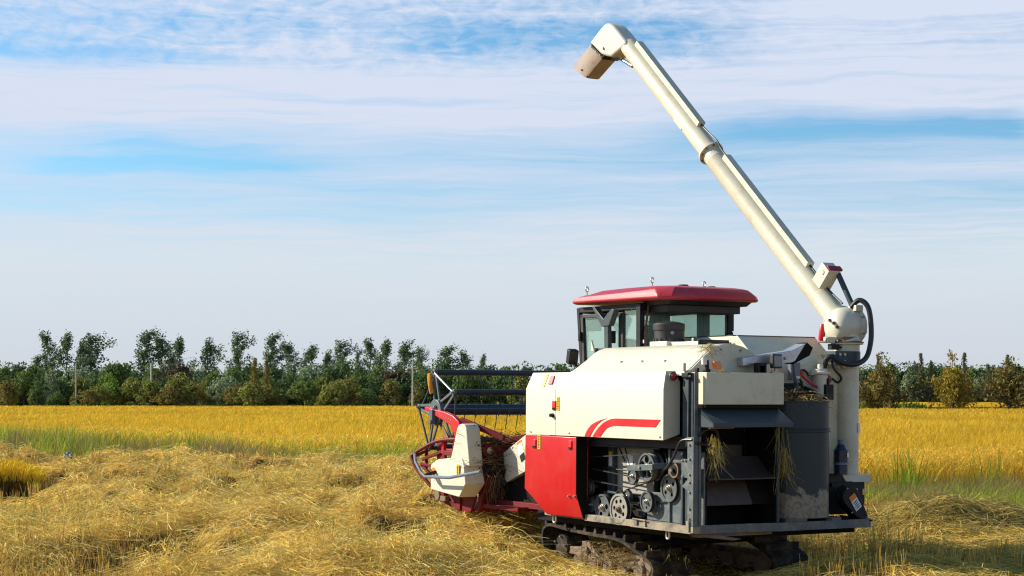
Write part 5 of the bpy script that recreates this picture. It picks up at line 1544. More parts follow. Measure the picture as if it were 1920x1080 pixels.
# --- reel
RC = Vector((-0.10, 4.75, 1.575)); RR = 0.455
angs = [R(99), R(29), R(174), R(245), R(316)]


def tip(k, x, r=RR):
    return Vector((x, RC.y - r * math.cos(angs[k]), RC.z + r * math.sin(angs[k])))


hub = P('reel_disc', MB().lathe((-0.165, RC.y, RC.z - 0.01), (1, 0, 0), [(0, 0.02), (0, 0.145), (0.006, 0.150), (0.035, 0.150), (0.05, 0.145), (0.055, 0.03)], 32), REELG, HV, 0.002, label='grey reel hub disc')
P('reel_shaft', MB().cyl((-0.19, RC.y, RC.z), (2.02, RC.y, RC.z), 0.042, n=14), REELM, HV, 0)
P('shaft_clamp', MB().box(-0.225, -0.17, 4.70, 4.765, 1.43, 1.60).cyl((-0.24, 4.735, 1.46), (-0.17, 4.735, 1.46), 0.03, n=10), REELG, HV, 0.004)
bolts('bolt', [(-0.17, 4.72, 1.63)], (-1, 0, 0), 0.02, STEEL, HV, 0.03)
for k in range(5):
    for xs in (-0.125, 2.0):
        t = tip(k, xs)
        dirv = (t - Vector((xs, RC.y, RC.z))).normalized()
        pv = Vector((0, -dirv.z, dirv.y))
        c0 = Vector((xs, RC.y, RC.z)) + dirv * 0.10
        mb = MB().bar(c0 + pv * 0.065, t + pv * 0.018, 0.020, 0.030, tuple(pv)).bar(c0 - pv * 0.065, t - pv * 0.018, 0.020, 0.030, tuple(pv))
        mb.lathe(t - Vector((0.02, 0, 0)), (1, 0, 0), [(0, 0.036), (0.04, 0.036)], 12).bar(c0 + pv * 0.07, c0 - pv * 0.07, 0.03, 0.02, tuple(dirv))
        P('reel_arm', mb, REELG, HV, 0.003)
        if xs < 0:
            bolts('bolt', [t - Vector((0.02, 0, 0))], (-1, 0, 0), 0.014, STEEL, HV, 0.03)
links = [(0, 1, PIPEG, -0.14), (1, 4, REELM, -0.10), (0, 2, REELM, -0.10), (2, 3, REELM, -0.14), (3, 4, REELM, -0.10)]
for a_, b_, m_, xo in links:
    P('reel_link', MB().cyl(tip(a_, xo), tip(b_, xo), 0.013, n=8), m_, HV, 0)
for k in range(5):
    b = P('reel_bar', MB().cyl(tip(k, -0.10), tip(k, 2.02), 0.034, n=16), REELM, HV, 0)
    for i in range(14):
        x = 0.02 + i * 0.145
        t0 = tip(k, x)
        P('tine', MB().tube([t0, t0 + Vector((0, -0.03, -0.05)), t0 + Vector((0, -0.015, -0.16)), t0 + Vector((0, 0.02, -0.27))], 0.0055, 6, 2), REELM, b, 0)
t0, t1 = tip(0, -0.15, RR * 0.98), tip(0, -0.15, RR * 0.46)
P('reflector', MB().tube([t0 + Vector((0, 0.08, -0.01)), (t0 + t1) / 2 + Vector((-0.02, 0.055, 0)), t1 + Vector((0, 0.06, 0.0))], 0.028, 8, 3), REFL, HV, 0, label='orange reel end guard')
P('tine_guard', MB().bar(tip(4, -0.16, 0.25), tip(4, -0.16, RR * 0.95), 0.012, 0.05), RUST, HV, 0.002)
arm = [(4.93, 1.585), (4.94, 1.625), (4.90, 1.632), (4.75, 1.605), (4.45, 1.575), (4.25, 1.535), (4.12, 1.475), (4.06, 1.38), (4.20, 1.30), (4.25, 1.36), (4.32, 1.43), (4.46, 1.475), (4.70, 1.535)]
P('reel_lift_arm', MB().prism(arm, 'x', -0.20, -0.145), RED, HV, 0.006, label='red curved reel lift arm')
P('reel_lift_arm', MB().bar((-0.15, 4.15, 1.49), (0.10, 3.62, 1.30), 0.05, 0.06).bar((-0.17, 4.22, 1.34), (-0.13, 4.36, 1.10), 0.03, 0.05, (0, 1, 0)), DRED, HV, 0.004, label='dark red lower end of the lift arm')
mb = MB()
for k in range(7):
    P('arm_slot', MB().obox((-0.202, 4.62 - k * 0.055, 1.562 - k * 0.012), (0.002, 0, 0), (0, 0.012, -0.004), (0, 0.002, 0.005)), STEEL, HV, 0, False)
P('cross_tube', MB().bar((0.20, 4.05, 1.215), (0.42, 3.50, 1.34), 0.05, 0.055), DRED, HV, 0.003)

# --- feeder house and its cover
P('feeder_house', MB().prism([(2.60, 0.60), (3.84, 0.50), (3.84, 1.0), (2.6, 1.45)], 'x', 0.20, 0.85), INNER, HV, 0.006)
P('feeder_foot', MB().box(0.10, 0.20, 2.65, 3.80, 0.56, 0.62).box(-0.03, 0.25, 3.10, 3.90, 0.53, 0.575), DRED, HV, 0.004)
fcv = P('feeder_cover', MB().loft([[(0.15, 2.75, 1.37), (0.15, 3.20, 1.365), (0.15, 3.72, 1.135), (0.15, 3.69, 0.80), (0.15, 3.10, 1.0), (0.15, 2.75, 1.0)],
                                   [(0.26, 2.75, 1.37), (0.26, 3.24, 1.365), (0.21, 3.80, 1.128), (0.21, 3.76, 0.79), (0.26, 3.10, 0.99), (0.26, 2.75, 0.99)]]), CREAM, HV, 0.006, label='cream sloping feeder cover')
sl = Vector((0, -0.48, 0.21)).normalized()
warn_sticker(fcv, 0.148, 3.235, 1.23, 0.07, 0.14, -0.05)
P('instruction_sticker', MB().prism([(3.42, 1.225), (3.325, 1.265), (3.275, 1.16), (3.365, 1.115)], 'x', 0.146, 0.1495), WHITE, fcv, 0, False)
P('sticker_heading', MB().prism([(3.42, 1.228), (3.325, 1.268), (3.335, 1.29), (3.43, 1.25)], 'x', 0.146, 0.1495), ORANGE, fcv, 0, False)
P('sticker_heading', MB().prism([(3.365, 1.112), (3.275, 1.157), (3.245, 1.085), (3.33, 1.045)], 'x', 0.146, 0.1495), DARK, fcv, 0, False)
bolts('bolt', [(0.18, 3.26, 1.36)], (0, 0, 1), 0.015, STEEL, fcv)


# --- crawler tracks
def track(x0, x1):
    top = [(0.80, 0.17), (0.88, 0.215), (1.02, 0.27), (1.20, 0.33), (1.32, 0.365), (1.50, 0.385), (1.9, 0.395), (2.3, 0.41), (2.62, 0.435), (2.74, 0.42), (2.81, 0.37), (2.83, 0.28), (2.80, 0.17), (2.70, 0.06), (2.55, 0.0), (2.2, -0.01), (1.6, -0.01), (1.05, -0.01), (0.88, 0.0), (0.80, 0.05), (0.775, 0.11)]
    pts = []
    n = len(top)
    for i in range(n):                       # resample smoothly round the loop
        p0, p1, p2, p3 = (np.array(top[(i + k - 1) % n]) for k in range(4))
        m = max(2, int(np.linalg.norm(p2 - p1) / 0.03))
        for k in range(m):
            t = k / m
            pts.append(0.5 * ((2 * p1) + (p2 - p0) * t + (2 * p0 - 5 * p1 + 4 * p2 - p3) * t * t + (3 * p1 - p0 - 3 * p2 + p3) * t ** 3))
    n = len(pts)
    rings = []
    acc = 0
    lug_at = []
    for i in range(n):
        q = pts[(i + 1) % n] - pts[i - 1]; q = q / np.linalg.norm(q)
        nn_ = np.array([-q[1], q[0]])
        o_, i_ = pts[i] + nn_ * 0.0, pts[i] - nn_ * 0.03
        rings.append([(x0, *o_), (x1, *o_), (x1, *i_), (x0, *i_)])
        acc += np.linalg.norm(pts[(i + 1) % n] - pts[i])
        if acc > 0.165:
            acc = 0; lug_at.append((pts[i], q, nn_))
    tr = P('track', MB().loft(rings + [rings[0]], cap=False), TRACK, HV, 0)
    mb = MB()
    for p, q, nn_ in lug_at:
        a3 = Vector((0, q[0], q[1])); n3 = Vector((0, nn_[0], nn_[1]))
        for s in (0, 1):
            xa, xb = (x0 + 0.005, x0 + (x1 - x0) * 0.58) if s == 0 else (x0 + (x1 - x0) * 0.42, x1 - 0.005)
            c = Vector((0, *p)) + (a3 * 0.03 if s else Vector())
            r0_ = [c + Vector((xa, 0, 0)) + a3 * 0.030, c + Vector((xa, 0, 0)) + a3 * 0.012 + n3 * 0.060, c + Vector((xa, 0, 0)) - a3 * 0.012 + n3 * 0.060, c + Vector((xa, 0, 0)) - a3 * 0.030]
            r1_ = [v + Vector((xb - xa, 0, 0)) for v in r0_]
            mb.loft([r0_, r1_])
    P('track_lugs', mb, TRACK, tr, 0.003)
    return tr


track(0.10, 0.55)
track(1.55, 2.00)
for x0, x1 in ((0.14, 0.50), (1.60, 1.95)):
    P('track_frame', MB().box(x0 + 0.08, x0 + 0.2, 0.95, 2.55, 0.13, 0.21).bar((x0 + 0.02, 2.05, 0.30), (x0 + 0.02, 2.02, 0.08), 0.05, 0.09, (0, 1, 0)).bar((x0 + 0.02, 2.0, 0.28), (x0 + 0.02, 1.72, 0.10), 0.05, 0.05).box(x0, x0 + 0.05, 1.70, 2.0, 0.11, 0.16).box(x0, x0 + 0.05, 1.15, 1.30, 0.09, 0.17), MUD, HV, 0.01)
    for y in (1.08, 1.36, 1.62, 1.90, 2.16):
        P('track_roller', MB().lathe((x0 - 0.01, y, 0.085), (1, 0, 0), [(0, 0.03), (0.0, 0.075), (0.02, 0.095), (0.12, 0.095), (0.14, 0.06), (0.22, 0.06), (0.24, 0.095), (0.34, 0.095)], 18), MUD, HV, 0.004)
    P('idler_wheel', MB().lathe((x0 + 0.02, 1.0, 0.135), (1, 0, 0), [(0, 0.05), (0.0, 0.10), (0.02, 0.12), (0.30, 0.12), (0.32, 0.10)], 20), MUD, HV, 0.004)
    spk = MB().lathe((x0 + 0.06, 2.60, 0.20), (1, 0, 0), [(0, 0.06), (0.0, 0.13), (0.03, 0.15), (0.26, 0.15), (0.28, 0.13)], 20)
    for k in range(10):
        t = 2 * PI * k / 10
        spk.obox((x0 + 0.2, 2.60 + 0.165 * math.cos(t), 0.20 + 0.165 * math.sin(t)), (0.04, 0, 0), (0, 0.02 * math.cos(t), 0.02 * math.sin(t)), (0, -0.018 * math.sin(t), 0.018 * math.cos(t)))
    P('drive_sprocket', spk, TRACK, HV, 0.003)
    bolts('bolt', [(x0 + 0.055, 2.60 + 0.1 * math.cos(t), 0.2 + 0.1 * math.sin(t)) for t in np.linspace(0.4, 5.6, 5)], (-1, 0, 0), 0.014, STEEL, HV, 0.02)
P('axle_beam', MB().box(0.5, 1.6, 1.2, 1.4, 0.30, 0.46).box(0.5, 1.6, 2.1, 2.3, 0.30, 0.46).box(0.45, 0.6, 1.1, 2.5, 0.34, 0.46).box(1.5, 1.65, 1.1, 2.5, 0.34, 0.46).box(0.9, 1.3, 2.3, 2.9, 0.28, 0.46), INNER, HV, 0.006)


# ------------------------------------------------------------------ things resting on or hanging from the harvester
def straw_bundle(name, pts, n, ln, col, label, spread=0.03, hang=True, w=0.005, seed=1):
    g = np.random.default_rng(seed)
    c = np.array(pts)[g.integers(0, len(pts), n)] + g.normal(0, spread, (n, 3))
    if hang:
        D = unit(np.stack([g.normal(0, 0.12, n), g.normal(-0.03, 0.12, n), -np.ones(n)], 1))
        bend = np.stack([g.normal(0, 0.06, n), g.normal(0, 0.06, n), -0.04 * g.random(n)], 1)
    else:
        th = g.random(n) * 2 * PI
        D = unit(np.stack([np.cos(th), np.sin(th), g.normal(0.1, 0.25, n)], 1))
        bend = np.stack([g.normal(0, 0.05, n), g.normal(0, 0.05, n), -0.10 * g.random(n)], 1)
    S = unit(np.cross(D, g.normal(0, 1, (n, 3))))
    cl = np.array(col) * g.uniform(0.6, 1.4, (n, 1))
    L = ln * (0.25 + 1.1 * g.random(n) ** 1.6)
    V, F, Cc = ribbons(c, D, S, L, np.full(n, w) * g.uniform(0.6, 1.3, n), bend, cl, cl * 0.9, 3, 0.4)
    org = c.mean(0)
    o = raw_mesh(name, V - org, F, Cc, STRAWM)
    bpy.context.view_layer.update()
    M = HV.matrix_world
    o.location = M @ Vector(org)
    o.rotation_mode = 'QUATERNION'
    o.rotation_quaternion = HV.rotation_quaternion
    tag(o, label, 'straw')
    return o


straw_bundle('straw_tuft', [(0.17, -0.07, 1.37), (0.21, -0.07, 1.35), (0.19, -0.07, 1.31)], 120, 0.18, (0.62, 0.49, 0.16), 'pale straw tuft hanging from the hoses at the rear left post', 0.026, True, 0.006, 3)
straw_bundle('straw_wisp', [(0.19, -0.08, 1.22), (0.16, -0.08, 1.16)], 7, 0.26, (0.55, 0.42, 0.14), 'few long straw stems dangling under the rear left tuft', 0.02, True, 0.008, 4)
straw_bundle('straw_tuft', [(1.0, -0.06, 1.27), (1.02, -0.05, 1.20), (1.01, -0.05, 1.12)], 120, 0.17, (0.40, 0.28, 0.10), 'brown straw tuft hanging between the outlet and the fuel tank', 0.020, True, 0.006, 5)
straw_bundle('straw_wisp', [(0.93, -0.10, 1.49), (0.88, -0.10, 1.47), (0.96, -0.1, 1.45)], 16, 0.5, (0.36, 0.33, 0.10), 'green stems dangling from the right end of the outlet hood', 0.02, True, 0.007, 6)
straw_bundle('chaff_heap', [(x, 0.30, 1.735) for x in np.linspace(1.15, 1.66, 9)] + [(x, 0.16, 1.735) for x in np.linspace(1.2, 1.6, 6)], 900, 0.10, (0.36, 0.25, 0.11), 'heap of brown chaff on top of the fuel tank', 0.045, False, 0.008, 7)
straw_bundle('chaff_heap', [(0.31, 0.22, 2.222), (0.36, 0.22, 2.232), (0.33, 0.26, 2.22)], 160, 0.06, (0.40, 0.31, 0.11), 'small chaff heap on the rear edge of the thresher cover', 0.02, False, 0.006, 8)
straw_bundle('chaff_heap', [(0.29, -0.02, 2.0), (0.32, 0.0, 2.0)], 70, 0.05, (0.40, 0.29, 0.11), 'bit of chaff beside the amber signal on the rear box', 0.012, False, 0.006, 9)
straw_bundle('straw_heap', [(x, 3.90, 1.22 + 0.03 * math.sin(x * 9)) for x in np.linspace(0.0, 0.9, 12)] + [(x, 3.84, 1.05) for x in np.linspace(0.0, 0.5, 6)] + [(x, 3.80, 1.0) for x in np.linspace(0.02, 0.4, 6)], 1500, 0.34, (0.22, 0.15, 0.075), 'brown straw matted over the back of the header', 0.055, False, 0.008, 10)
straw_bundle('straw_heap', [(x, 3.78, 0.98 - 0.1 * i) for i, x in enumerate(np.linspace(0.02, 0.16, 3))] + [(0.1, 3.8, 0.95)], 240, 0.30, (0.24, 0.165, 0.085), 'brown straw hanging by the drive tube behind the header cover', 0.05, True, 0.008, 12)
straw_bundle('straw_heap', [(0.12, y, 0.17) for y in np.linspace(1.1, 2.1, 8)] + [(0.2, y, 0.24) for y in np.linspace(1.3, 1.9, 5)], 420, 0.18, (0.30, 0.21, 0.09), 'muddy straw packed inside the left track', 0.05, False, 0.009, 11)
straw_bundle('straw_wisp', [(0.30, 0.82, 0.27), (0.42, 0.84, 0.25), (0.20, 0.95, 0.30), (0.5, 0.80, 0.22)], 16, 0.26, (0.50, 0.46, 0.14), 'loose stems draped over the rear end of the left track', 0.03, True, 0.010, 13)

M = HV.matrix_world
bt = empty('bottle', M @ Vector((1.975, 0.28, 1.012)))
bt.rotation_mode = 'QUATERNION'
bt.rotation_quaternion = HV.rotation_quaternion
tag(bt, 'small dark blue bottle standing between the fuel tank and the riser pipe', 'bottle')
MB().lathe((0, 0, 0), (0, 0, 1), [(0, 0.068), (0.09, 0.068), (0.095, 0.074), (0.115, 0.074), (0.12, 0.070), (0.235, 0.070), (0.27, 0.045), (0.295, 0.032)], 22).build('body', BOTTLEM, bt)
MB().lathe((0, 0, 0.094), (0, 0, 1), [(0, 0.070), (0, 0.0755), (0.024, 0.0755), (0.024, 0.070)], 22).build('ring', PIPEG, bt)
MB().lathe((0, 0, 0.295), (0, 0, 1), [(0, 0.030), (0.04, 0.030), (0.045, 0.022)], 14).build('cap', PIPEG, bt)
MB().obox((0.035, -0.064, 0.19), (0.018, 0.010, 0), (0.001, -0.0015, 0), (0, 0, 0.022)).build('label', WHITE, bt, smooth=False)

# ------------------------------------------------------------------ trees and bushes


def leaf_mat(name, col, transl=0.22):
    mt = bpy.data.materials.new(name)
    mt.use_nodes = True
    T = NT(mt.node_tree)
    T.n.clear()
    at = T.node('ShaderNodeAttribute', attribute_name='tint')
    c = T.mix(1.0, at.outputs['Color'], tuple(v * 1.2 for v in col), 'MULTIPLY')
    d = T.node('ShaderNodeBsdfDiffuse'); t = T.node('ShaderNodeBsdfTranslucent')
    T.l.new(c, d.inputs[0]); T.l.new(c, t.inputs[0])
    mx = T.node('ShaderNodeMixShader'); mx.inputs[0].default_value = transl
    T.l.new(d.outputs[0], mx.inputs[1]); T.l.new(t.outputs[0], mx.inputs[2])
    T.l.new(mx.outputs[0], T.node('ShaderNodeOutputMaterial').inputs[0])
    return mt


LEAF = {
    'poplar': leaf_mat('poplar_leaves', (0.115, 0.155, 0.075)),
    'dark': leaf_mat('dark_leaves', (0.092, 0.134, 0.052)),
    'deep': leaf_mat('deep_green_leaves', (0.11, 0.16, 0.05)),
    'green': leaf_mat('green_leaves', (0.135, 0.18, 0.052)),
    'bright': leaf_mat('bright_green_leaves', (0.17, 0.26, 0.05)),
    'olive': leaf_mat('olive_leaves', (0.2, 0.21, 0.055)),
    'brown': leaf_mat('brown_olive_leaves', (0.2, 0.17, 0.052)),
    'grey': leaf_mat('grey_green_leaves', (0.22, 0.27, 0.15)),
    'russet': leaf_mat('russet_leaves', (0.1, 0.078, 0.05)),
    'gold': leaf_mat('yellow_olive_leaves', (0.25, 0.19, 0.034)),
    'umber': leaf_mat('umber_leaves', (0.165, 0.135, 0.045)),
    'spire': leaf_mat('spire_needles', (0.12, 0.125, 0.07)),
}
BARK = paint('grey_bark', (0.13, 0.115, 0.09), 0.9, dirt=(0.05, 0.045, 0.035), dirt_amt=0.6, dirt_scale=1.5)
BARKP = paint('pale_bark', (0.34, 0.32, 0.27), 0.9, dirt=(0.12, 0.11, 0.09), dirt_amt=0.6, dirt_scale=1.5)


def leaves(C, Nrm, size, g, flat=0.6):
    """leaf quads at C turned towards Nrm, tint varied per leaf"""
    n = len(C)
    nn = unit(Nrm * flat + g.normal(0, 0.55, (n, 3)))
    t = unit(np.cross(nn, g.normal(0, 1, (n, 3))))
    s = np.cross(nn, t)
    sz = size * g.uniform(0.6, 1.3, (n, 1))
    V = np.stack([C - t * sz - s * sz * .1, C - s * sz * 0.55, C + t * sz, C + s * sz * 0.55], 1)
    tint = np.ones((n, 4, 4))
    tint[..., :3] = (g.uniform(0.62, 1.45, (n, 1)) * (1 + g.normal(0, 0.06, (n, 3))))[:, None, :]
    F = np.arange(n * 4).reshape(n, 4)
    return V.reshape(-1, 3), F, tint.reshape(-1, 4)


def crown_mesh(name, C, Nrm, size, g, flat=0.6):
    V, F, Cc = leaves(C, Nrm, size, g, flat)
    return raw_mesh(name, V, F, Cc, LEAF['dark'], link=False)


def wood_mesh(name, chains):
    mb = MB()
    for pts, r in chains:
        mb.tube(pts, r, 6)
    o = mb.build(name, BARK)
    me = o.data
    bpy.data.objects.remove(o)
    return me


def poplar_proto(seed):
    g = np.random.default_rng(seed)
    H = 11.0
    lean = g.uniform(-0.2, 0.5)
    trunk = [(lean * (z / H) ** 2 + 0.08 * math.sin(z * 1.3 + seed), 0.06 * math.cos(z), z) for z in np.linspace(0, H * 0.96, 9)]
    chains = [(trunk, [0.16 * (1 - 0.85 * i / 8) for i in range(9)])]
    C = []; Nn = []
    nl = int(g.integers(15, 21))
    for i in range(nl):
        t = 0.20 + 0.74 * (i + g.random() * 0.7) / nl
        z = H * t
        a = g.random() * 2 * PI
        ln = (2.9 * (1 - t) ** 0.75 + 0.8) * g.uniform(0.5, 1.2)
        rise = g.uniform(0.8, 1.7)
        p0 = np.array([lean * t * t, 0, z])
        d = np.array([math.cos(a), math.sin(a), rise]); d /= np.linalg.norm(d)
        pts = [p0 + d * ln * s + np.array([0.5, 0, 0]) * s * s * ln * 0.5 for s in (0, 0.35, 0.7, 1.0)]
        chains.append((pts, [0.05, 0.035, 0.022, 0.01]))
        for s in np.linspace(0.3, 1.08, 6):
            if g.random() < 0.24: continue
            c = p0 + d * ln * s + np.array([0.5, 0, 0]) * s * s * ln * 0.5
            m = int(g.integers(16, 34))
            q = g.normal(0, 1, (m, 3)) * np.array([0.25, 0.25, 0.36])
            C.append(c + q); Nn.append(q * 1.5 + np.array([0, 0, 0.4]))
    for z in np.linspace(H * 0.85, H, 6):
        q = g.normal(0, 1, (16, 3)) * np.array([0.2, 0.2, 0.26])
        C.append(np.array([lean, 0, z]) + q); Nn.append(q)
    return crown_mesh('poplar_crown', np.concatenate(C), np.concatenate(Nn), 0.17, g), wood_mesh('poplar_wood', chains)


def round_proto(seed, w=6.0, h=6.0, foot=0.12, nl=13, nleaf=2600, conic=0.0, size=0.25, rough=0.25):
    g = np.random.default_rng(seed)
    C = []; Nn = []
    chains = [([(0, 0, 0), (0.1, 0, h * 0.3), (0.0, 0.1, h * 0.6)], [0.2, 0.14, 0.06])]
    for i in range(nl):
        t = g.random()
        z = h * (foot + (0.86 - foot) * t)
        rr = w * 0.5 * (math.sin(PI * min(1, (0.22 + 0.68 * t))) ** 0.7) * (1 - conic * t)
        a = 2 * PI * (i * 0.382 + 0.06 * g.random())
        rad = w * g.uniform(0.09, 0.24) * (1 - 0.4 * conic * t)
        kk = g.uniform(0.5, 1.18)
        c = np.array([math.cos(a) * (rr - rad * 0.55) * kk, math.sin(a) * (rr - rad * 0.55) * kk, z * g.uniform(0.86, 1.06)])
        m = nleaf // nl
        q = unit(g.normal(0, 1, (m, 3)))
        q[:, 2] = np.abs(q[:, 2]) * np.where(g.random(m) < 0.72, 1, -1)
        shell = 1 - np.abs(g.normal(0, rough, (m, 1)))
        C.append(c + q * shell * rad * np.array([1.05, 1.05, 0.9 * h / w + 0.12])); Nn.append(q)
        chains.append(([(0, 0, h * 0.25), tuple(c * np.array([.5, .5, .8])), tuple(c)], [0.07, 0.045, 0.02]))
    # ragged sprays above the outline
    m = nleaf // 14
    q = unit(g.normal(0, 1, (m, 3))); q[:, 2] = np.abs(q[:, 2])
    C.append(np.array([0, 0, h * 0.55]) + q * np.array([w * 0.5 * (1 - conic * .6), w * 0.5 * (1 - conic * .6), h * 0.46]) * g.uniform(0.85, 1.08, (m, 1))); Nn.append(q)
    return crown_mesh('bush_crown', np.concatenate(C), np.concatenate(Nn), size, g, 0.8), wood_mesh('bush_wood', chains)


def spire_proto(seed):
    g = np.random.default_rng(seed)
    H, w = 11.0, 3.6
    C = []; Nn = []
    chains = [([(0, 0, 0), (0, 0, H * 0.5), (0, 0, H * 0.98)], [0.16, 0.1, 0.02])]
    for z in np.arange(H * 0.10, H, 0.28):
        t = z / H
        r = w * 0.5 * (1 - t) ** 0.8 + 0.1
        for k in range(6):
            a = g.random() * 2 * PI
            ln = r * g.uniform(0.55, 1.15)
            for s in np.linspace(0.2, 1, max(2, int(ln / 0.26))):
                m = 4
                c = np.array([math.cos(a) * ln * s, math.sin(a) * ln * s, z - 0.12 * ln * s * s])
                q = g.normal(0, 0.13, (m, 3))
                C.append(c + q); Nn.append(q + np.array([0, 0, 0.15]))
    return crown_mesh('spire_crown', np.concatenate(C), np.concatenate(Nn), 0.17, g), wood_mesh('spire_wood', chains)


def autumn_proto(seed, w=5.6, h=6.2):
    g = np.random.default_rng(seed)
    C = []; Nn = []
    chains = [([(0, 0, 0), (0.1, 0.05, h * 0.3), (0.05, 0.1, h * 0.65), (0.0, 0.0, h * 0.98)], [0.17, 0.13, 0.07, 0.02])]
    for i in range(86):
        t = g.random() ** 1.1
        z0 = h * (0.03 + 0.66 * t)
        a = g.random() * 2 * PI
        ln = w * 0.5 * (1 - 0.60 * t) * g.uniform(0.7, 1.2) * (0.75 + 0.5 * math.sin(PI * min(1, t + 0.25)))
        rise = g.uniform(0.0, 0.8)
        d = np.array([math.cos(a), math.sin(a), rise]); d = d / np.linalg.norm(d[:2])
        pts = [np.array([0, 0, z0]) + d * ln * s for s in (0, 0.5, 1)]
        pts[1] = pts[1] + g.normal(0, 0.1, 3)
        chains.append((pts, [0.04, 0.025, 0.008]))
        for s in np.linspace(0.3, 1.1, 5):
            m = int(g.integers(8, 17))
            q = g.normal(0, 1, (m, 3)) * np.array([0.27, 0.27, 0.24])
            C.append(np.array([0, 0, z0]) + d * ln * s + q); Nn.append(q + np.array([0, 0, 0.2]))
    for s in range(10):
        q = g.normal(0, 1, (10, 3)) * np.array([0.18, 0.18, 0.25])
        C.append(np.array([g.normal(0, 0.3), g.normal(0, 0.3), h * g.uniform(0.8, 1.0)]) + q); Nn.append(q)
    return crown_mesh('autumn_crown', np.concatenate(C), np.concatenate(Nn), 0.17, g), wood_mesh('autumn_wood', chains)


PROTO = {
    'poplar': [poplar_proto(s) for s in (21, 22, 23, 24, 25)],
    'round': [round_proto(s, nl=15) for s in (31, 32, 33, 34)],
    'bush': [round_proto(s, 5.0, 4.6, 0.04, int(9 + 2 * (s - 40)), 2800, 0.08 * (s - 40), 0.19, 0.32) for s in (41, 42, 43, 44, 45, 46)],
    'cone': [round_proto(s, 4.4, 5.6, 0.04, 14, 2200, 0.6, 0.18) for s in (51, 52)],
    'spire': [spire_proto(s) for s in (61, 62)],
    'autumn': [autumn_proto(s) for s in (71, 72, 73)],
    'umbrella': [round_proto(81, 7.0, 6.0, 0.5, 12, 2600, 0.0)],
}
DIM = {'poplar': (4.2, 11.0), 'round': (6, 6), 'bush': (5, 4.6), 'cone': (4.4, 5.6), 'spire': (3.6, 11), 'autumn': (5.6, 6.2), 'umbrella': (7, 6)}
_cnt = {}


def plant(kind, name, px, top, wpx, Y, leaf, label, cat, group=None, pale=False):
    """a tree or bush standing at distance Y; px, top and wpx are its bearing, height and breadth measured at 3200 units per radian"""
    k = _cnt.get(kind, 0); _cnt[kind] = k + 1
    crown, wood = PROTO[kind][k % len(PROTO[kind])]
    X = (px - 960) / 3200 * Y
    h = EYE + (748 - top) / 3200 * Y
    w = wpx / 3200 * Y
    dw, dh = DIM[kind]
    root = empty(name, (X, Y, 0), random.choice((0, 0.7, 2.1, 3.3, 4.4, 5.5)) if kind != 'poplar' else random.uniform(-0.5, 0.5))
    tag(root, label, cat, group)
    for nm, me, mt in (('crown', crown, LEAF[leaf]), ('trunk', wood, BARKP if pale else BARK)):
        o = bpy.data.objects.new(nm, me)
        COL.objects.link(o)
        o.parent = root
        o.scale = (w / dw, w / dw, h / dh)
        o.material_slots[0].link = 'OBJECT'
        o.material_slots[0].material = mt
    return root


ORD = ['first', 'second', 'third', 'fourth', 'fifth', 'sixth', 'seventh', 'eighth', 'ninth', 'tenth', 'eleventh', 'twelfth',
       'thirteenth', 'fourteenth', 'fifteenth', 'sixteenth', 'seventeenth', 'eighteenth', 'nineteenth', 'twentieth',
       'twenty first', 'twenty second', 'twenty third', 'twenty fourth', 'twenty fifth', 'twenty sixth', 'twenty seventh',
       'twenty eighth', 'twenty ninth', 'thirtieth', 'thirty first', 'thirty second', 'thirty third', 'thirty fourth',
       'thirty fifth', 'thirty sixth', 'thirty seventh', 'thirty eighth', 'thirty ninth', 'fortieth']

# tall wind-swept poplars rising above the wood
POP = [(65, 668, 46), (88, 626, 42), (123, 627, 46), (151, 642, 32), (170, 630, 52), (268, 624, 56), (303, 632, 40), (334, 635, 46), (388, 640, 42),
       (447, 627, 48), (505, 630, 52), (541, 645, 36), (582, 650, 42), (612, 661, 26), (640, 642, 46), (668, 660, 24), (694, 639, 36),
       (722, 640, 40), (757, 643, 44), (786, 653, 26), (832, 653, 52), (871, 660, 24), (905, 666, 24)]
for i, (px, top, w) in enumerate(POP):
    side = 'leaning poplar stub' if i == 0 else ('slender thin poplar' if w < 34 else 'tall leafy poplar')
    plant('poplar', 'poplar_tree', px, top, w * random.uniform(1.25, 1.65), 288 + 6 * math.sin(i * 2.1), 'poplar',
          f'{side} rising above the wood, {ORD[i]} poplar from the left', 'tree', 'poplars rising above the wood', pale=(i % 8 == 1))

# broad dark trees that make the body of the wood
g_ = np.random.default_rng(5)
BROAD = []
x = -25
while x < 1090:
    BROAD.append((x, 685 + g_.uniform(-6, 10) - (6 if x > 560 else 0) + (3 if x > 900 else 0), g_.uniform(52, 78), 274 + g_.uniform(-3, 5)))
    x += g_.uniform(26, 36)
for i, (px, top, w, Y) in enumerate(BROAD):
    leaf = ['dark', 'deep', 'dark', 'green', 'dark', 'deep', 'grey'][i % 7] if px < 830 else ['dark', 'dark', 'deep'][i % 3]
    if abs(px - 328) < 15 or (690 < px < 780 and i % 2): leaf = 'russet'
    look = {'dark': 'dark green', 'deep': 'deep green', 'green': 'mid green', 'grey': 'grey green', 'russet': 'russet'}[leaf]
    plant('round', 'broadleaf_tree', px, top, w, Y, leaf, f'broad {look} tree in the main wood, {ORD[i]} from the left', 'tree', 'broad trees of the wood')
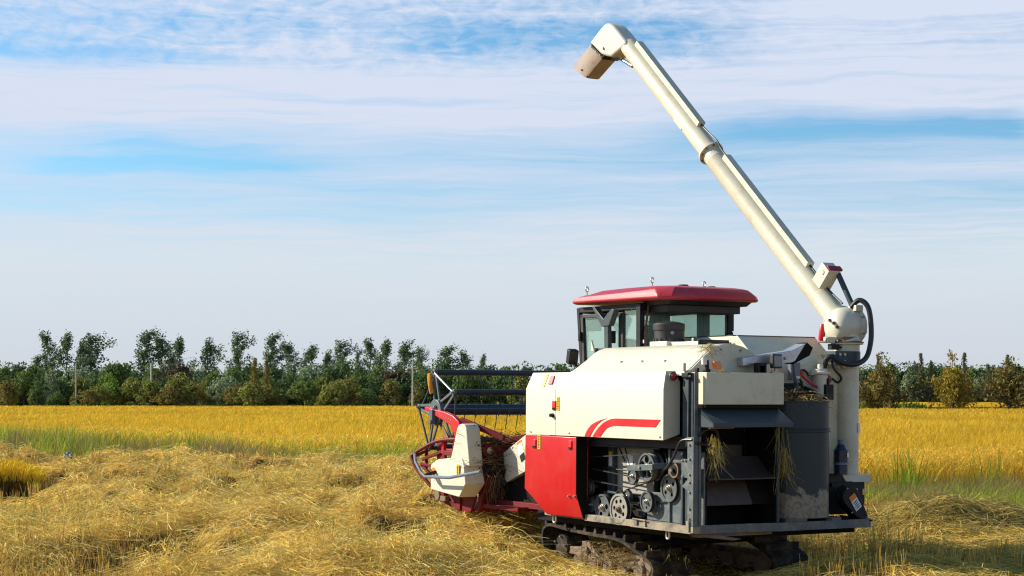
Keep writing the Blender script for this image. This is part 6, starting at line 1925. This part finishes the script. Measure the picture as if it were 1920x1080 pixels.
# second, lower rank that closes the wood down to its foot
x = -20
i = 0
while x < 1085:
    leaf = ['deep', 'dark', 'green', 'dark', 'deep', 'olive', 'green'][i % 7] if x < 830 else ['dark', 'deep'][i % 2]
    look = {'dark': 'dark', 'deep': 'deep green', 'green': 'mid green', 'olive': 'olive'}[leaf]
    plant('bush', 'broadleaf_tree', x, 703 + g_.uniform(-9, 10), g_.uniform(50, 66), 268 + g_.uniform(-3, 3), leaf,
          f'low {look} tree low in the wood, {ORD[i]} from the left', 'tree', 'low trees of the wood')
    x += g_.uniform(29, 38)
    i += 1
plant('umbrella', 'broadleaf_tree', 216, 680, 62, 262, 'deep', 'dark flat topped tree between the two poplar clumps on the left', 'tree', 'broad trees of the wood')

# bushes along the edge of the field
BUSH = [(160, 730, 40, 'brown', 'bush'), (186, 722, 42, 'olive', 'bush'), (207, 700, 34, 'bright', 'cone'), (222, 728, 40, 'brown', 'bush'), (256, 706, 52, 'olive', 'bush'),
        (283, 712, 46, 'olive', 'cone'), (318, 724, 44, 'brown', 'bush'), (335, 700, 50, 'olive', 'bush'), (366, 722, 44, 'brown', 'bush'), (402, 734, 38, 'bright', 'bush'),
        (424, 706, 56, 'grey', 'bush'), (440, 722, 44, 'brown', 'bush'), (474, 716, 52, 'olive', 'bush'), (478, 672, 28, 'brown', 'spire'), (500, 676, 22, 'brown', 'spire'), (497, 722, 42, 'brown', 'bush'),
        (522, 726, 36, 'olive', 'bush'), (573, 712, 52, 'green', 'bush'), (628, 714, 46, 'olive', 'bush'), (655, 706, 50, 'brown', 'cone'), (686, 728, 40, 'deep', 'bush'),
        (733, 711, 44, 'brown', 'cone'), (782, 722, 30, 'brown', 'cone'), (150, 742, 40, 'olive', 'bush'), (96, 690, 30, 'grey', 'cone'), (70, 710, 34, 'deep', 'cone'),
        (105, 735, 30, 'deep', 'bush'), (15, 712, 44, 'brown', 'cone'), (610, 735, 30, 'olive', 'bush'), (975, 705, 40, 'olive', 'cone')]
BUSH.sort()
LOOK = {'brown': 'rusty brown', 'olive': 'olive', 'bright': 'bright green', 'grey': 'pale grey green', 'green': 'rounded mid green', 'deep': 'deep green'}
for i, (px, top, w, leaf, kind) in enumerate(BUSH):
    word = {'bush': 'bush', 'cone': 'cone shaped bush', 'spire': 'pointed young conifer'}[kind]
    plant(kind, 'conifer_tree' if kind == 'spire' else 'bush', px, top, w * 1.4, 255 + 4 * math.sin(i), leaf, f'{LOOK[leaf]} {word} at the field edge, {ORD[i]} from the left',
          'tree' if kind == 'spire' else 'bush', 'bushes along the field edge')

# the right side: three loose trees before the second field and the dark wood with spires behind it
plant('autumn', 'autumn_tree', 1652, 664, 86, 186, 'umber', 'bushy olive tree with green shoots on top beside the white riser pipe', 'tree')
plant('autumn', 'autumn_tree', 1786, 664, 76, 186, 'gold', 'yellow olive tree with ragged top standing alone in the middle on the right', 'tree')
plant('autumn', 'autumn_tree', 1892, 670, 104, 186, 'umber', 'wide brown olive tree at the right edge of the picture', 'tree')
x = 1535
i = 0
while x < 2010:
    leaf = ['dark', 'dark', 'deep', 'spire'][i % 4]
    plant('round', 'broadleaf_tree', x, 685 + g_.uniform(-7, 7), g_.uniform(52, 74), 480 + g_.uniform(-4, 6), leaf,
          f'dark broad tree in the distant right wood, {ORD[i]} from the left', 'tree', 'broad trees of the distant wood')
    x += g_.uniform(22, 30)
    i += 1
x = 1540
i = 0
while x < 2000:
    leaf = ['spire', 'grey', 'deep', 'spire', 'dark', 'grey'][i % 6]
    look = {'spire': 'brownish', 'grey': 'pale grey green', 'deep': 'deep green', 'dark': 'dark'}[leaf]
    plant('cone', 'conifer_tree', x, 708 + g_.uniform(-10, 10), g_.uniform(36, 50), 468 + g_.uniform(-4, 4), leaf,
          f'{look} young conifer before the distant wood, {ORD[i]} from the left', 'tree', 'young conifers of the distant wood')
    x += g_.uniform(20, 27)
    i += 1
SP = [(1647, 668, 16), (1727, 663, 20), (1746, 678, 20), (1808, 662, 22), (1853, 684, 18), (1862, 688, 16), (1889, 666, 22), (1902, 690, 18)]
for i, (px, top, w) in enumerate(SP):
    plant('spire', 'conifer_tree', px, top, w * 1.5, 466, 'spire', f'tall pointed conifer above the distant wood, {ORD[i]} spire from the left', 'tree', 'spires of the distant wood')


# the far wood that closes the skyline behind the single trees: one mass
Vs, Fs, Cs, off_ = [], [], [], 0
src_ = []
for me, _w in PROTO['round'] + PROTO['bush'][:2]:
    nv = len(me.vertices)
    co = np.empty(nv * 3, np.float32); me.vertices.foreach_get('co', co)
    cl = np.empty(nv * 4, np.float32); me.color_attributes['tint'].data.foreach_get('color', cl)
    src_.append((co.reshape(-1, 3), cl.reshape(-1, 4)))
x = -160
k = 0
while x < 2120:
    Yw = 318.0 if x < 1330 else 505.0
    co, cl = src_[k % len(src_)]
    sc_w = 58 / 3200 * Yw / 6.0
    top_ = (693 + g_.uniform(-5, 8)) if x < 1560 else (690 + g_.uniform(-5, 8))
    sc_h = (EYE + (748 - top_) / 3200 * Yw) / 5.9
    a_ = g_.random() * 6.28
    c2 = np.stack([co[:, 0] * math.cos(a_) - co[:, 1] * math.sin(a_), co[:, 0] * math.sin(a_) + co[:, 1] * math.cos(a_), co[:, 2]], 1)
    Vs.append(c2 * np.array([sc_w, sc_w, sc_h]) + np.array([(x - 960) / 3200 * Yw, Yw + g_.uniform(-3, 3), 0]))
    Fs.append(np.arange(len(co)).reshape(-1, 4) + off_)
    Cs.append(cl * np.array([1, 1, 1, 1]) * (0.8 + 0.4 * g_.random()))
    off_ += len(co)
    x += g_.uniform(20, 30) * (1.0 if x < 1330 else 0.8)
    k += 1
wood = raw_mesh('far_wood', np.concatenate(Vs), np.concatenate(Fs), np.concatenate(Cs), LEAF['dark'])
tag(wood, 'dark far wood closing the skyline behind the single trees', 'wood', kind='stuff')


# utility poles
def pole(px, top, bottom, Y, m, arm, label, r=0.13):
    X = (px - 960) / 3200 * Y
    h = EYE + (748 - top) / 3200 * Y
    root = empty('utility_pole', (X, Y, 0))
    tag(root, label, 'utility pole', 'utility poles along the wood')
    MB().cyl((0, 0, 0), (0, 0, h), r, r * 0.68, 10).build('pole', m, root)
    if arm:
        MB().box(-0.75, 0.75, -0.05 - r, -r * 0.7, h - 1.05, h - 0.93).build('crossarm', m, root)
        for xx in (-0.68, 0.0, 0.68):
            MB().lathe((xx, -0.05 - r * 0.8, h - 0.93 if xx else h), (0, 0, 1), [(0, 0.03), (0.05, 0.06), (0.10, 0.03), (0.14, 0.05), (0.18, 0.02)], 8).build('insulator', WHITE, root)
    return root


pole(142.5, 684, 757, 251, POLED, True, 'slim brown utility pole with a crossarm left of the bushes', 0.11)
pole(283, 681, 712, 256, POLEM, False, 'white concrete pole standing out of the olive bushes under the poplars', 0.16)
pole(773.5, 678, 752, 251, POLEM, True, 'pale concrete utility pole left of the harvester reel', 0.13)
